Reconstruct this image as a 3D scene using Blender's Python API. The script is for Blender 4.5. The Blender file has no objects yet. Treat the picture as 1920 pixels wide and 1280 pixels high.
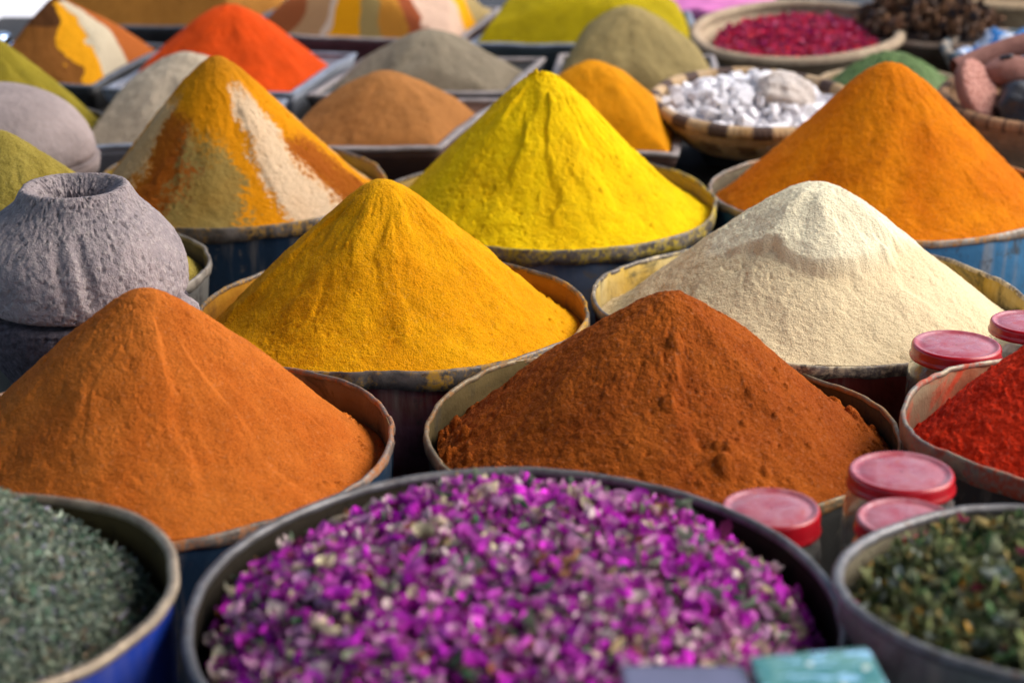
import bpy, math
import numpy as np
from mathutils import Vector, Matrix, Euler

S = bpy.context.scene
C = S.collection
rng = np.random.default_rng(7)
R_ = math.radians

# ------------------------------------------------------------------ camera
cam_d = bpy.data.cameras.new('camera')
cam = bpy.data.objects.new('camera', cam_d)
C.objects.link(cam)
cam.location = (0, 0, 1.20)
cam.rotation_euler = (R_(90 - 19.3), 0, 0)
cam_d.sensor_width = 36
cam_d.lens = 65.6
cam_d.clip_start = 0.05
cam_d.clip_end = 600
cam_d.dof.use_dof = True
cam_d.dof.focus_distance = 2.16
cam_d.dof.aperture_fstop = 3.8
cam_d.dof.aperture_blades = 9
S.camera = cam

# ------------------------------------------------------------------ sky, sun, exposure
SUN_EL, SUN_AZ = R_(45), R_(85)          # azimuth clockwise from +Y (away from the camera)
W = bpy.data.worlds.new('World')
S.world = W
W.use_nodes = True
wn = W.node_tree
bg = wn.nodes['Background']
sky = wn.nodes.new('ShaderNodeTexSky')
sky.sky_type = 'NISHITA'
sky.sun_disc = False
sky.sun_elevation = SUN_EL
sky.sun_rotation = SUN_AZ
sky.air_density = 1.0
sky.dust_density = 3.0
sky.ozone_density = 1.0
wn.links.new(sky.outputs[0], bg.inputs[0])
bg.inputs[1].default_value = 0.095
sl = bpy.data.lights.new('sun', 'SUN')
sl.energy = 1.5
sl.angle = R_(58)
sl.color = (1.0, 0.96, 0.90)
so = bpy.data.objects.new('sun', sl)
C.objects.link(so)
sd = Vector((math.sin(SUN_AZ) * math.cos(SUN_EL), math.cos(SUN_AZ) * math.cos(SUN_EL), math.sin(SUN_EL)))
so.rotation_euler = sd.to_track_quat('Z', 'Y').to_euler()
so.location = (4, 2, 6)
S.view_settings.view_transform = 'Standard'
S.view_settings.look = 'None'
S.view_settings.exposure = 1.47
S.view_settings.gamma = 1
S.view_settings.use_curve_mapping = False
S.cycles.max_bounces = 8
S.cycles.use_denoising = True

# ------------------------------------------------------------------ numpy noise
def _hash(ix, iy, iz, seed):
    with np.errstate(over='ignore'):
        h = (ix.astype(np.uint32) * np.uint32(374761393) + iy.astype(np.uint32) * np.uint32(668265263)
             + iz.astype(np.uint32) * np.uint32(3266489917) + np.uint32((seed * 974711 + 12345) & 0xffffffff))
        h = (h ^ (h >> np.uint32(13))) * np.uint32(1274126177)
        h = (h ^ (h >> np.uint32(16))) * np.uint32(2246822519)
        h = h ^ (h >> np.uint32(15))
    return h.astype(np.float64) / 4294967295.0

def vn(P, seed=0):
    """smooth value noise, about -1..1, P is N x 3"""
    P = np.asarray(P, float)
    F = np.floor(P).astype(np.int64)
    f = P - F
    u = f * f * f * (f * (f * 6 - 15) + 10)
    r = 0
    for dx in (0, 1):
        wx = u[:, 0] if dx else 1 - u[:, 0]
        for dy in (0, 1):
            wy = u[:, 1] if dy else 1 - u[:, 1]
            for dz in (0, 1):
                wz = u[:, 2] if dz else 1 - u[:, 2]
                r = r + wx * wy * wz * _hash(F[:, 0] + dx, F[:, 1] + dy, F[:, 2] + dz, seed)
    return r * 2 - 1

def fbm(P, octs=3, seed=0, gain=0.5, lac=2.03):
    r, a, t = 0, 1.0, 0
    P = np.asarray(P, float)
    for k in range(octs):
        r = r + a * vn(P * lac ** k + 17.3 * k, seed + k * 7)
        t += a
        a *= gain
    return r / t

def sstep(a, b, x):
    t = np.clip((x - a) / (b - a), 0, 1)
    return t * t * (3 - 2 * t)

def st3(*a):
    return np.stack(np.broadcast_arrays(*a), -1).astype(float).reshape(-1, 3)

# ------------------------------------------------------------------ mesh and object helpers
def mesh(name, V, faces, mats, col=None, midx=None, smooth=True):
    me = bpy.data.meshes.new(name)
    V = np.asarray(V, np.float32)
    faces = [np.asarray(f, np.int32) for f in faces if len(f)]
    me.vertices.add(len(V))
    me.vertices.foreach_set('co', V.ravel())
    nl = sum(f.size for f in faces)
    nf = sum(len(f) for f in faces)
    me.loops.add(nl)
    me.loops.foreach_set('vertex_index', np.concatenate([f.ravel() for f in faces]))
    me.polygons.add(nf)
    starts, off = [], 0
    for f in faces:
        starts.append(off + np.arange(len(f)) * f.shape[1])
        off += f.size
    me.polygons.foreach_set('loop_start', np.concatenate(starts).astype(np.int32))
    if midx is not None:
        me.polygons.foreach_set('material_index', np.asarray(midx, np.int32))
    me.update(calc_edges=True)
    me.validate()
    if smooth:
        me.polygons.foreach_set('use_smooth', np.ones(len(me.polygons), bool))
    if col is not None:
        a = me.color_attributes.new('Col', 'FLOAT_COLOR', 'POINT')
        c = np.ones((len(V), 4), np.float32)
        c[:, :3] = col
        a.data.foreach_set('color', c.ravel())
    for m in (mats if isinstance(mats, (list, tuple)) else [mats]):
        me.materials.append(m)
    return me

def link(name, me, parent=None, loc=(0, 0, 0), rot=(0, 0, 0)):
    o = bpy.data.objects.new(name, me)
    C.objects.link(o)
    o.location = loc
    o.rotation_euler = rot
    if parent:
        o.parent = parent
    return o

def tag(o, label=None, cat=None, group=None, kind=None):
    if label: o['label'] = label
    if cat: o['category'] = cat
    if group: o['group'] = group
    if kind: o['kind'] = kind
    return o

def thing(name, label, cat, loc=(0, 0, 0), rot=(0, 0, 0), group=None):
    return tag(link(name, None, None, loc, rot), label, cat, group)

def grid_faces(nu, nv, wrap=True, off=0):
    """rows nu (profile) x nv (around)"""
    i = np.arange(nu - 1)[:, None]
    j = np.arange(nv if wrap else nv - 1)[None, :]
    j2 = (j + 1) % nv
    q = np.stack([i * nv + j, i * nv + j2, (i + 1) * nv + j2, (i + 1) * nv + j], -1)
    return q.reshape(-1, 4) + off

def lathe(prof, segs=96, dr=None, dz=None):
    prof = np.asarray(prof, float)
    ph = np.arange(segs) * 2 * np.pi / segs
    r = np.repeat(prof[:, 0][:, None], segs, 1)
    z = np.repeat(prof[:, 1][:, None], segs, 1)
    P = np.broadcast_to(ph[None, :], r.shape)
    t = np.broadcast_to(np.arange(len(prof))[:, None], r.shape)
    if dr is not None: r = r + dr(P, z, t)
    if dz is not None: z = z + dz(P, z, t)
    V = np.stack([r * np.cos(P), r * np.sin(P), z], -1).reshape(-1, 3)
    return V, grid_faces(len(prof), segs)

# ------------------------------------------------------------------ materials
class N:
    def __init__(s, name):
        s.m = bpy.data.materials.new(name)
        s.m.use_nodes = True
        s.t = s.m.node_tree
        s.b = s.t.nodes['Principled BSDF']
        s.out = s.t.nodes['Material Output']
        s._tc = None
    def tc(s):
        if s._tc is None:
            s._tc = s.t.nodes.new('ShaderNodeTexCoord').outputs['Object']
        return s._tc
    def mapped(s, scale):
        n = s.t.nodes.new('ShaderNodeMapping')
        n.inputs['Scale'].default_value = scale
        s.t.links.new(s.tc(), n.inputs[0])
        return n.outputs[0]
    def noise(s, scale, detail=3, rough=0.6, vec=None, dist=0.0):
        n = s.t.nodes.new('ShaderNodeTexNoise')
        n.inputs['Scale'].default_value = scale
        n.inputs['Detail'].default_value = detail
        n.inputs['Roughness'].default_value = rough
        n.inputs['Distortion'].default_value = dist
        s.t.links.new(vec or s.tc(), n.inputs['Vector'])
        return n.outputs['Fac']
    def voro(s, scale, vec=None, feat='F1'):
        n = s.t.nodes.new('ShaderNodeTexVoronoi')
        n.inputs['Scale'].default_value = scale
        n.feature = feat
        s.t.links.new(vec or s.tc(), n.inputs['Vector'])
        return n.outputs['Distance']
    def ramp(s, fac, stops):
        n = s.t.nodes.new('ShaderNodeValToRGB')
        e = n.color_ramp.elements
        while len(e) < len(stops): e.new(0.5)
        for k, (p, c) in enumerate(stops):
            e[k].position = p
            e[k].color = (*c, 1) if len(c) == 3 else c
        s.t.links.new(fac, n.inputs[0])
        return n.outputs[0]
    def rng(s, fac, a, b, c=0.0, d=1.0):
        n = s.t.nodes.new('ShaderNodeMapRange')
        n.inputs[1].default_value = a; n.inputs[2].default_value = b
        n.inputs[3].default_value = c; n.inputs[4].default_value = d
        s.t.links.new(fac, n.inputs[0])
        return n.outputs[0]
    def mix(s, fac, a, b, mode='MIX'):
        n = s.t.nodes.new('ShaderNodeMix')
        n.data_type = 'RGBA'
        n.blend_type = mode
        for sock, v in ((n.inputs[0], fac), (n.inputs[6], a), (n.inputs[7], b)):
            if isinstance(v, (int, float)): sock.default_value = v
            elif isinstance(v, tuple): sock.default_value = (*v, 1)
            else: s.t.links.new(v, sock)
        return n.outputs[2]
    def math(s, op, a, b):
        n = s.t.nodes.new('ShaderNodeMath')
        n.operation = op
        for sock, v in ((n.inputs[0], a), (n.inputs[1], b)):
            if isinstance(v, (int, float)): sock.default_value = v
            else: s.t.links.new(v, sock)
        return n.outputs[0]
    def attr(s, name='Col'):
        n = s.t.nodes.new('ShaderNodeAttribute')
        n.attribute_name = name
        return n.outputs['Color']
    def bump(s, h, dist, strength=1.0, prev=None):
        n = s.t.nodes.new('ShaderNodeBump')
        n.inputs['Distance'].default_value = dist
        n.inputs['Strength'].default_value = strength
        s.t.links.new(h, n.inputs['Height'])
        if prev is not None: s.t.links.new(prev, n.inputs['Normal'])
        return n.outputs[0]
    def set(s, color=None, rough=None, metal=None, normal=None, spec=None, **kw):
        for k, v in (('Base Color', color), ('Roughness', rough), ('Metallic', metal), ('Normal', normal), ('Specular IOR Level', spec), *kw.items()):
            if v is None: continue
            if isinstance(v, (int, float)): s.b.inputs[k].default_value = v
            elif isinstance(v, tuple): s.b.inputs[k].default_value = v if 'Radius' in k else (*v, 1)
            else: s.t.links.new(v, s.b.inputs[k])
        return s.m

def lerp(a, b, t): return tuple(x + (y - x) * t for x, y in zip(a, b))
def mul(a, k): return tuple(min(1, x * k) for x in a)

def powder(name, base, alt=None, grain=1.0, attr=False, speck=0.22, fine=1.0):
    n = N(name)
    if attr:
        c = n.attr()
    else:
        alt = alt or lerp(mul(base, 0.72), base, 0.2)
        c = n.mix(n.rng(n.noise(9, 4, 0.62, dist=0.6), 0.36, 0.66), base, alt)
        c = n.mix(n.rng(n.noise(38, 4, 0.65, dist=0.4), 0.46, 0.72, 0, 0.55), c, mul(alt, 0.72))
    sp = n.noise(560 * fine, 2, 0.75)
    c = n.mix(n.rng(sp, 0.52, 0.34, 0, speck * 2.0), c, n.mix(1.0, c, (0.34, 0.26, 0.22), 'MULTIPLY'))
    if not attr:
        c = n.mix(n.rng(n.noise(260 * fine, 2, 0.6), 0.58, 0.74, 0, speck * 1.1), c, lerp(base, (1, 0.9, 0.6), 0.16))
    b = n.bump(n.noise(120 * fine, 3, 0.65), 0.0028 * grain, 0.6)
    b = n.bump(n.noise(430 * fine, 2, 0.65), 0.0020 * grain, 0.9, b)
    return n.set(c, 1.0, 0, b, 0.08, **{'Diffuse Roughness': 0.6})

def painted_metal(name, paint, worn=(0.16, 0.14, 0.12), dust=(0.35, 0.30, 0.24), wear=0.5, metal=0.25, rough=0.55, extra=None, streaks=0.55):
    """old enamel paint over sheet metal: streaks, scuffs, bare patches and rust"""
    n = N(name)
    big = n.noise(7, 5, 0.65, dist=0.8)
    streak = n.noise(1.0, 4, 0.6, vec=n.mapped((38, 38, 3.5)))
    c = n.mix(n.rng(big, 0.35, 0.68), paint, mul(paint, 0.55))
    c = n.mix(n.rng(streak, 0.50, 0.72, 0, streaks), c, dust)
    if extra: c = n.mix(n.rng(n.noise(4.5, 4, 0.6, dist=1.2), 0.48, 0.62, 0, 0.85), c, extra)
    c = n.mix(n.rng(n.noise(23, 6, 0.72, dist=0.5), 0.66 - 0.16 * wear, 0.76 - 0.16 * wear, 0, 0.9), c, worn)
    c = n.mix(n.rng(n.noise(60, 4, 0.7), 0.64, 0.72, 0, 0.7), c, (0.10, 0.045, 0.02))
    b = n.bump(n.noise(14, 3, 0.5), 0.006, 0.5)
    b = n.bump(n.noise(120, 3, 0.6), 0.0009, 0.6, b)
    return n.set(c, n.rng(big, 0.3, 0.7, rough - 0.12, rough + 0.2), metal, b, 0.4)

def dusty_inside(name, a, b_, patch, patch_amt=0.5):
    """inner wall of a tub: powder stuck to metal, with scraped patches"""
    n = N(name)
    st = n.noise(1.0, 5, 0.65, vec=n.mapped((30, 30, 9)))
    c = n.mix(n.rng(n.noise(8, 4, 0.6), 0.36, 0.64), a, b_)
    c = n.mix(n.rng(n.noise(15, 6, 0.7, dist=1.0), 0.62 - 0.16 * patch_amt, 0.70 - 0.1 * patch_amt, 0, 0.92), c, patch)
    c = n.mix(n.rng(st, 0.5, 0.75, 0, 0.5), c, mul(a, 1.35))
    bb = n.bump(n.noise(70, 4, 0.65), 0.003, 0.6)
    return n.set(c, 0.92, 0, bb, 0.15)

def edge_metal(name, a=(0.36, 0.33, 0.30), b_=(0.14, 0.12, 0.11), rough=0.45, metal=0.55, dust=None):
    n = N(name)
    c = n.mix(n.rng(n.noise(26, 5, 0.7, dist=0.6), 0.38, 0.62), a, b_)
    c = n.mix(n.rng(n.noise(70, 3, 0.7), 0.6, 0.7, 0, 0.8), c, (0.12, 0.06, 0.03))
    b = n.bump(n.noise(90, 3, 0.6), 0.0012, 0.7)
    if dust:
        m = n.rng(n.math('ADD', n.math('MULTIPLY', n.noise(12, 3, 0.6), 0.6), n.math('MULTIPLY', n.noise(150, 3, 0.7), 0.5)), 0.52, 0.64, 0, 0.9)
        c = n.mix(m, c, dust)
        return n.set(c, n.rng(m, 0, 1, rough, 0.95), n.rng(m, 0, 0.6, metal, 0.0), b, 0.4)
    return n.set(c, rough, metal, b, 0.5)

def plain(name, col, rough=0.6, metal=0.0, var=0.25, scale=20, bump=0.0, bscale=60, spec=0.4, **kw):
    n = N(name)
    c = n.mix(n.rng(n.noise(scale, 4, 0.65), 0.35, 0.68), col, mul(col, 1 - var))
    nb = n.bump(n.noise(bscale, 3, 0.65), bump, 0.8) if bump else None
    return n.set(c, rough, metal, nb, spec, **kw)

# ------------------------------------------------------------------ setting
def box_mesh(name, c, s, m, bev=0.0):
    import bmesh
    bm = bmesh.new()
    bmesh.ops.create_cube(bm, size=1)
    bmesh.ops.scale(bm, vec=s, verts=bm.verts)
    if bev: bmesh.ops.bevel(bm, geom=bm.edges[:], offset=bev, segments=2, profile=0.6, affect='EDGES')
    bmesh.ops.translate(bm, vec=c, verts=bm.verts)
    me = bpy.data.meshes.new(name)
    bm.to_mesh(me); bm.free()
    me.materials.append(m)
    return me

M_ground = plain('ground_dark_paving', (0.035, 0.038, 0.045), 0.9, var=0.4, scale=5, bump=0.01, bscale=25)
M_pave = plain('pale_paving', (0.72, 0.71, 0.72), 0.9, var=0.12, scale=3, bump=0.004, bscale=30)
gv = np.array([(-300, -300, 0), (300, -300, 0), (300, 300, 0), (-300, 300, 0)], float)
tag(link('ground', mesh('ground', gv, [[(0, 1, 2, 3)]], M_ground, smooth=False)), 'dark ground under the stall', 'ground', kind='structure')
pv = np.array([(-60, 5.6, .004), (-1.55, 5.6, .004), (-1.55, 90, .004), (-60, 90, .004)], float)
tag(link('pavement', mesh('pavement', pv, [[(0, 1, 2, 3)]], M_pave, smooth=False)), 'pale bright pavement beyond the stall', 'pavement', kind='structure')

M_table = plain('dark_stall_wood', (0.03, 0.026, 0.024), 0.8, var=0.5, scale=12, bump=0.003, bscale=40)
tb = thing('stall_table', 'dark low wooden table under the square trays and baskets at the back', 'table', (0.15, 4.05, 0))
link('tabletop', box_mesh('tabletop', (0, 0, 0.362), (3.0, 1.78, 0.036), M_table, 0.004), tb)
for sx in (-1.42, 1.42):
    for sy in (-0.8, 0.8):
        link('leg', box_mesh('leg', (sx, sy, 0.172), (0.06, 0.06, 0.344), M_table, 0.004), tb)

# unseen awning added to block sky light; light enters from right and back
M_canvas = plain('sky_blocking_canvas', (0.05, 0.045, 0.045), 0.9, var=0.3, scale=4)
aw = thing('sky_blocking_awning', 'unseen dark awning on four poles, added to block sky light', 'awning', (0, 0, 0))
gx, gy = np.meshgrid(np.linspace(-3.6, 1.25, 28), np.linspace(-2.6, 3.3, 28), indexing='ij')
gz = 2.45 - 0.10 * np.sin(np.pi * (gx + 3.6) / 4.85) * np.sin(np.pi * (gy + 2.6) / 5.9)
top_ = np.stack([gx, gy, gz], -1).reshape(-1, 3)
f_ = grid_faces(28, 28, False)
link('canvas', mesh('canvas', np.concatenate([top_, top_ - (0, 0, 0.006)]), [np.concatenate([f_, f_[:, ::-1] + 784])], M_canvas), aw)
for px_, py_ in ((-3.6, -2.6), (1.25, -2.6), (-3.6, 3.3), (1.25, 3.3)):
    V, Q = lathe([(0.001, 0), (0.025, 0), (0.025, 2.44), (0.001, 2.44)], 16)
    link('pole', mesh('pole', V, [Q], M_canvas), aw, (px_, py_, 0))

# ------------------------------------------------------------------ tubs
def rim_noise(ph, k, seed):
    return vn(st3(np.cos(ph) * k + 5, np.sin(ph) * k + 9, 0 * ph + seed * 3.1), seed)

TUBS = {}
def tub(label, cx, cy, z, R, m_out, m_in, m_rim, tilt=0.0, style='fold', wob=1.0, seed=1, seams=(), name='metal_tub', cat='tub',
        band=0.024, m_seam=None, taper=0.93, depth=0.20):
    TUBS[(cx, cy)] = (R, wob, seed)
    t = R_(tilt)
    root = thing(name, label, cat, (cx, cy + z * math.sin(t), z - z * math.cos(t)), (t, 0, 0))
    SEG = 288
    def wr(ph):
        s = ph.shape
        p = ph.ravel()
        return (wob * (0.0055 * rim_noise(p, 1.3, seed) + 0.0022 * rim_noise(p, 4.5, seed + 1) + 0.0007 * rim_noise(p, 14, seed + 2))).reshape(s)
    def wz(ph):
        s = ph.shape
        p = ph.ravel()
        return (wob * (0.0050 * rim_noise(p, 1.5, seed + 5) + 0.0014 * rim_noise(p, 4.5, seed + 6) + 0.0005 * rim_noise(p, 17, seed + 7))).reshape(s)
    def fr(zz): return np.clip((zz / z), 0, 1) ** 1.5
    def dr(P, zz, t_):
        dent = fbm(st3(np.cos(P) * R * 9, np.sin(P) * R * 9, zz * 7), 2, seed + 9).reshape(P.shape) * 0.004 * wob * np.clip((z - zz) / 0.06, 0, 1)
        return wr(P) * fr(zz) + dent
    def dz(P, zz, t_): return wz(P) * fr(zz) ** 3
    outer = [(R * (taper + (1 - taper) * k / 20), z * k / 20) for k in range(21)]
    outer[0] = (R * taper, 0.0)
    inner = [(R * (taper + (1 - taper) * (1 - depth * k / 10 / z)) - 0.0025, z - depth * k / 10) for k in range(11)]
    prof = [(0.001, 0.0)] + outer[:-1] + [(R, z - 0.0015), (R - 0.0012, z)] + inner + [(0.001, z - depth)]
    V, Q = lathe(prof, SEG, dr, dz)
    rows = np.repeat(np.arange(len(prof) - 1), SEG)
    link('body', mesh('body', V, [Q], [m_out, m_in], midx=(rows >= 22).astype(int)), root)
    # lip
    if style == 'fold':
        b = band
        sec = [(0.0006, -b), (0.0022, -b + 0.0006), (0.0028, -b * 0.5), (0.0022, -0.002), (0.0016, 0.0004), (0.0004, 0.0012), (-0.0014, 0.0012),
               (-0.0028, 0.0002), (-0.0032, -0.002), (-0.0032, -0.004), (-0.0024, -0.0045)]
        def edr(P, zz, t_):
            rag = 0.0008 * vn(st3(np.cos(P) * R * 60, np.sin(P) * R * 60, zz * 90), seed + 20).reshape(P.shape)
            out = wr(P) + rag
            for a in seams: out = out + 0.0022 * (np.abs(((P - R_(a) + np.pi) % (2 * np.pi)) - np.pi) < 0.055)
            return out
        def edz(P, zz, t_):
            w = wz(P)
            low = np.isin(t_, (0, 1)) * 0.0035 * vn(st3(np.cos(P) * R * 30, np.sin(P) * R * 30, 0 * P), seed + 30).reshape(P.shape)
            return w + low
    else:
        rr = band
        sec = [(0.0005 + rr * math.cos(a), rr * math.sin(a) - rr * 0.3) for a in np.linspace(-2.2, 2 * math.pi - 2.6, 13)]
        def edr(P, zz, t_): return wr(P) + 0.0003 * vn(st3(np.cos(P) * R * 50, np.sin(P) * R * 50, zz * 60), seed + 20).reshape(P.shape)
        def edz(P, zz, t_): return wz(P)
    V, Q = lathe([(R + a, z + c) for a, c in sec], SEG, edr, edz)
    link('rim', mesh('rim', V, [Q], m_rim), root)
    for a in seams:
        ph = R_(a) + np.linspace(-0.06, 0.06, 9)
        zz = np.linspace(0.03, z - band - 0.002, 14)
        P, Z = np.meshgrid(ph, zz)
        rad = R * (taper + (1 - taper) * Z / z) + dr(P, Z, None) + 0.0022 * np.array([0, 1, 1, 1, 1, 1, 1, 1, 0])[None, :]
        V = np.stack([rad * np.cos(P), rad * np.sin(P), Z], -1).reshape(-1, 3)
        link('seam', mesh('seam', V, [grid_faces(14, 9, False)], m_seam or m_out), root)
    return root

# ------------------------------------------------------------------ powder mounds
def mound(label, cx, cy, z0, R, H, m, apex=(0, 0), p=1.1, eps=0.09, tilt=0.0, sink=0.0, back=0.03, seed=1, rings=230, segs=640,
          lobe=1.0, streak=1.0, clump=1.0, mods=None, colf=None, name='spice_mound', cat='spice mound', foot=0.0, side=None):
    s = np.linspace(0, 1, rings + 1)[1:] ** 0.92
    ph = np.arange(segs) * 2 * np.pi / segs
    Sg, P = np.meshgrid(s, ph, indexing='ij')
    az = np.arctan2(np.cos(P), -np.sin(P))          # 0 = facing the camera, + = right
    q1, q0 = math.sqrt(1 + eps * eps), eps
    u = (q1 - np.sqrt(Sg ** 2 + eps ** 2)) / (q1 - q0)
    e = p if side is None else p + side * np.sin(az)
    Re = np.full(segs, R)
    if (cx, cy) in TUBS:
        Rt, wb, sd = TUBS[(cx, cy)]
        Re = Rt - 0.0042 + wb * (0.0055 * rim_noise(ph, 1.3, sd) + 0.0022 * rim_noise(ph, 4.5, sd + 1))
    Re = Re[None, :]
    x = Re * Sg * np.cos(P) + apex[0] * (1 - Sg)
    y = Re * Sg * np.sin(P) + apex[1] * (1 - Sg)
    lvl = -sink - back * np.clip(0.5 * (1.06 + np.sin(P)), 0, 1) ** 0.85 * Sg ** 2
    h = H * u ** e + lvl * sstep(0.2, 1.0, Sg)
    if foot: h = h + foot * np.exp(-((Sg - 0.93) / 0.07) ** 2) * (0.6 + 0.6 * vn(st3(np.cos(P) * 3, np.sin(P) * 3, 0 * P), seed + 77).reshape(P.shape))
    X = st3(x, y, h)
    sh = Sg.shape
    fade = sstep(0.0, 0.12, Sg)
    h = h + lobe * 0.0065 * fbm(X * 7, 3, seed).reshape(sh) * fade * (0.4 + 0.6 * Sg)
    kk = 5.0
    bend = 0.16 * vn(X * 11, seed + 9).reshape(sh) + 0.12 * vn(X * 34, seed + 10).reshape(sh)
    Pb = P + bend
    srx = fbm(st3(np.cos(Pb) * kk * 0.6, np.sin(Pb) * kk * 0.6, Sg * 1.7 + 3), 3, seed + 11, 0.5).reshape(sh)
    srf = fbm(st3(np.cos(Pb) * 9, np.sin(Pb) * 9, Sg * 5.5), 3, seed + 12, 0.55).reshape(sh)
    env = sstep(0.06, 0.30, Sg) * (1 - 0.6 * sstep(0.8, 1, Sg))
    patchy = 0.35 + 0.65 * sstep(-0.25, 0.35, vn(X * 9, seed + 14).reshape(sh))
    h = h + streak * env * (0.0060 * srx + 0.0016 * srf * patchy)
    if mods is not None: h = mods(x, y, h, Sg, az, fade)
    cl = fbm(X * 75, 2, seed + 21).reshape(sh)
    pits = np.clip(fbm(X * 130, 2, seed + 22).reshape(sh) - 0.30, 0, 1)
    h = h + clump * (0.0009 * cl + 0.0007 * fbm(X * 230, 2, seed + 23).reshape(sh) - 0.004 * pits * patchy)
    h[-1] -= 0.035
    x[-1] *= 0.95
    y[-1] *= 0.95
    V = np.concatenate([np.stack([x, y, h], -1).reshape(-1, 3), [[apex[0], apex[1], float(h[0].mean()) + 0.0002]]])
    n = rings * segs
    Q = grid_faces(rings, segs)[:, ::-1]
    j = np.arange(segs)
    T = np.stack([np.full(segs, n), j, (j + 1) % segs], -1)
    col = None
    if colf is not None:
        cc = colf(np.append(x, apex[0]), np.append(y, apex[1]), np.append(h, h[0].mean()), np.append(Sg, 0), np.append(az, 0))
        col = cc
    t = R_(tilt)
    o = link(name, mesh(name, V, [Q[:, ::-1], T], m, col=col), None, (cx, cy, z0), (t, 0, 0))
    return tag(o, label, cat)

def wedge(a0, a1, s0, s1, amp, soft=0.05):
    """a slipped slab: steps the surface by amp inside an angular / radial window with one sharp side"""
    def f(x, y, h, Sg, az, fade):
        wob = 0.10 * fbm(st3(x * 22, y * 22, h * 10), 2, 5).reshape(Sg.shape)
        a = az + wob
        w = sstep(R_(a0) - soft, R_(a0) + soft, a) * (1 - sstep(R_(a1) - 0.35, R_(a1) + 0.25, a))
        v = sstep(s0, s0 + 0.10, Sg + wob * 0.4) * (1 - sstep(s1 - 0.18, s1, Sg + wob * 0.4))
        return h + amp * w * v
    return f

def combo(*fs):
    def f(x, y, h, Sg, az, fade):
        for g in fs: h = g(x, y, h, Sg, az, fade)
        return h
    return f

def clods(lst, seed=3):
    """round lumps of caked powder at (azimuth deg, s, radius)"""
    def f(x, y, h, Sg, az, fade):
        for a, s_, r in lst:
            # find the nearest grid point for the lump's centre
            k = np.argmin((Sg - s_) ** 2 + (np.angle(np.exp(1j * (az - R_(a))))) ** 2)
            dx, dy = x - x.flat[k], y - y.flat[k]
            d2 = dx * dx + dy * dy
            w = d2 < (r * 1.5) ** 2
            if not w.any(): continue
            irr = 1 + 0.45 * vn(st3(x[w] * 90, y[w] * 90, 0 * x[w]), seed)
            b = np.sqrt(np.clip(r * r * irr - d2[w], 0, None))
            h[w] = h[w] + b * 0.95
        return h
    return f

def slides(n, seed, a0=-110, a1=110, amp=0.0035):
    g = np.random.default_rng(seed)
    fs = []
    for _ in range(n):
        a = g.uniform(a0, a1); s0 = g.uniform(0.08, 0.6)
        fs.append(wedge(a, a + g.uniform(8, 26), s0, min(1.0, s0 + g.uniform(0.2, 0.5)), g.choice((-1, 1)) * amp * g.uniform(0.4, 1.0), 0.03))
    return combo(*fs)

def rand_clods(n, a0, a1, s0, s1, r0, r1, seed):
    g = np.random.default_rng(seed)
    return clods([(g.uniform(a0, a1), g.uniform(s0, s1), g.uniform(r0, r1) * g.uniform(.5, 1)) for _ in range(n)], seed)

YEL = (0.86, 0.42, 0.004)
M_turm = powder('turmeric_powder', YEL, (0.82, 0.34, 0.003))
M_orange = powder('orange_brown_powder', (0.66, 0.188, 0.026), (0.57, 0.138, 0.016), speck=0.3)
M_rust = powder('rust_brown_powder', (0.45, 0.110, 0.012), (0.33, 0.068, 0.008), grain=1.3, speck=0.35)
M_cream = powder('cream_powder', (0.80, 0.66, 0.46), attr=True, speck=0.20)
M_lemon = powder('lemon_yellow_powder', (0.92, 0.65, 0.003), (0.86, 0.54, 0.003), speck=0.12)
M_amber = powder('amber_orange_powder', (0.78, 0.25, 0.004), (0.66, 0.17, 0.003), speck=0.25)
M_red = powder('red_chilli_powder', (0.80, 0.042, 0.010), (0.62, 0.024, 0.007), grain=1.5, speck=0.35)
M_khaki = powder('khaki_powder', (0.46, 0.36, 0.075), (0.36, 0.27, 0.045), speck=0.35)
M_striped = powder('striped_spice_powder', (0.5, 0.3, 0.08), attr=True, speck=0.22)

# --- metals
E_dark = edge_metal('dark_lip_metal', (0.20, 0.17, 0.15), (0.07, 0.06, 0.055))
E_pale = edge_metal('dusty_pale_lip', (0.32, 0.28, 0.23), (0.15, 0.125, 0.10), 0.6, 0.3)
E_ochre = edge_metal('ochre_dusted_lip', (0.40, 0.30, 0.16), (0.17, 0.12, 0.06), 0.7, 0.2)
E_grey = edge_metal('grey_rolled_lip', (0.19, 0.185, 0.19), (0.085, 0.08, 0.08), 0.45, 0.4)
E_tan = edge_metal('tan_rolled_lip', (0.42, 0.33, 0.23), (0.22, 0.17, 0.12), 0.5, 0.4)
ED = lambda nm, d, a=(0.22, 0.19, 0.165), b_=(0.08, 0.07, 0.06): edge_metal(nm, a, b_, 0.5, 0.45, d)
E_turm = ED('turmeric_dusted_lip', (0.50, 0.26, 0.02)); E_lem = ED('lemon_dusted_lip', (0.50, 0.36, 0.02)); E_org = ED('orange_dusted_lip', (0.38, 0.13, 0.03), (0.30, 0.25, 0.21), (0.15, 0.12, 0.10))
E_rust = ED('rust_dusted_lip', (0.30, 0.13, 0.03), (0.30, 0.23, 0.14), (0.13, 0.10, 0.06)); E_crm = ED('cream_dusted_lip', (0.55, 0.46, 0.30)); E_amb = ED('amber_dusted_lip', (0.45, 0.20, 0.04), (0.36, 0.31, 0.26), (0.18, 0.15, 0.12))
E_red = ED('red_dusted_lip', (0.40, 0.06, 0.025), (0.30, 0.25, 0.17), (0.16, 0.14, 0.13))
P_blue = painted_metal('old_blue_paint', (0.012, 0.036, 0.075), wear=0.5)
P_slate = painted_metal('slate_blue_paint', (0.030, 0.055, 0.10), wear=0.6, extra=(0.12, 0.16, 0.24))
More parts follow.
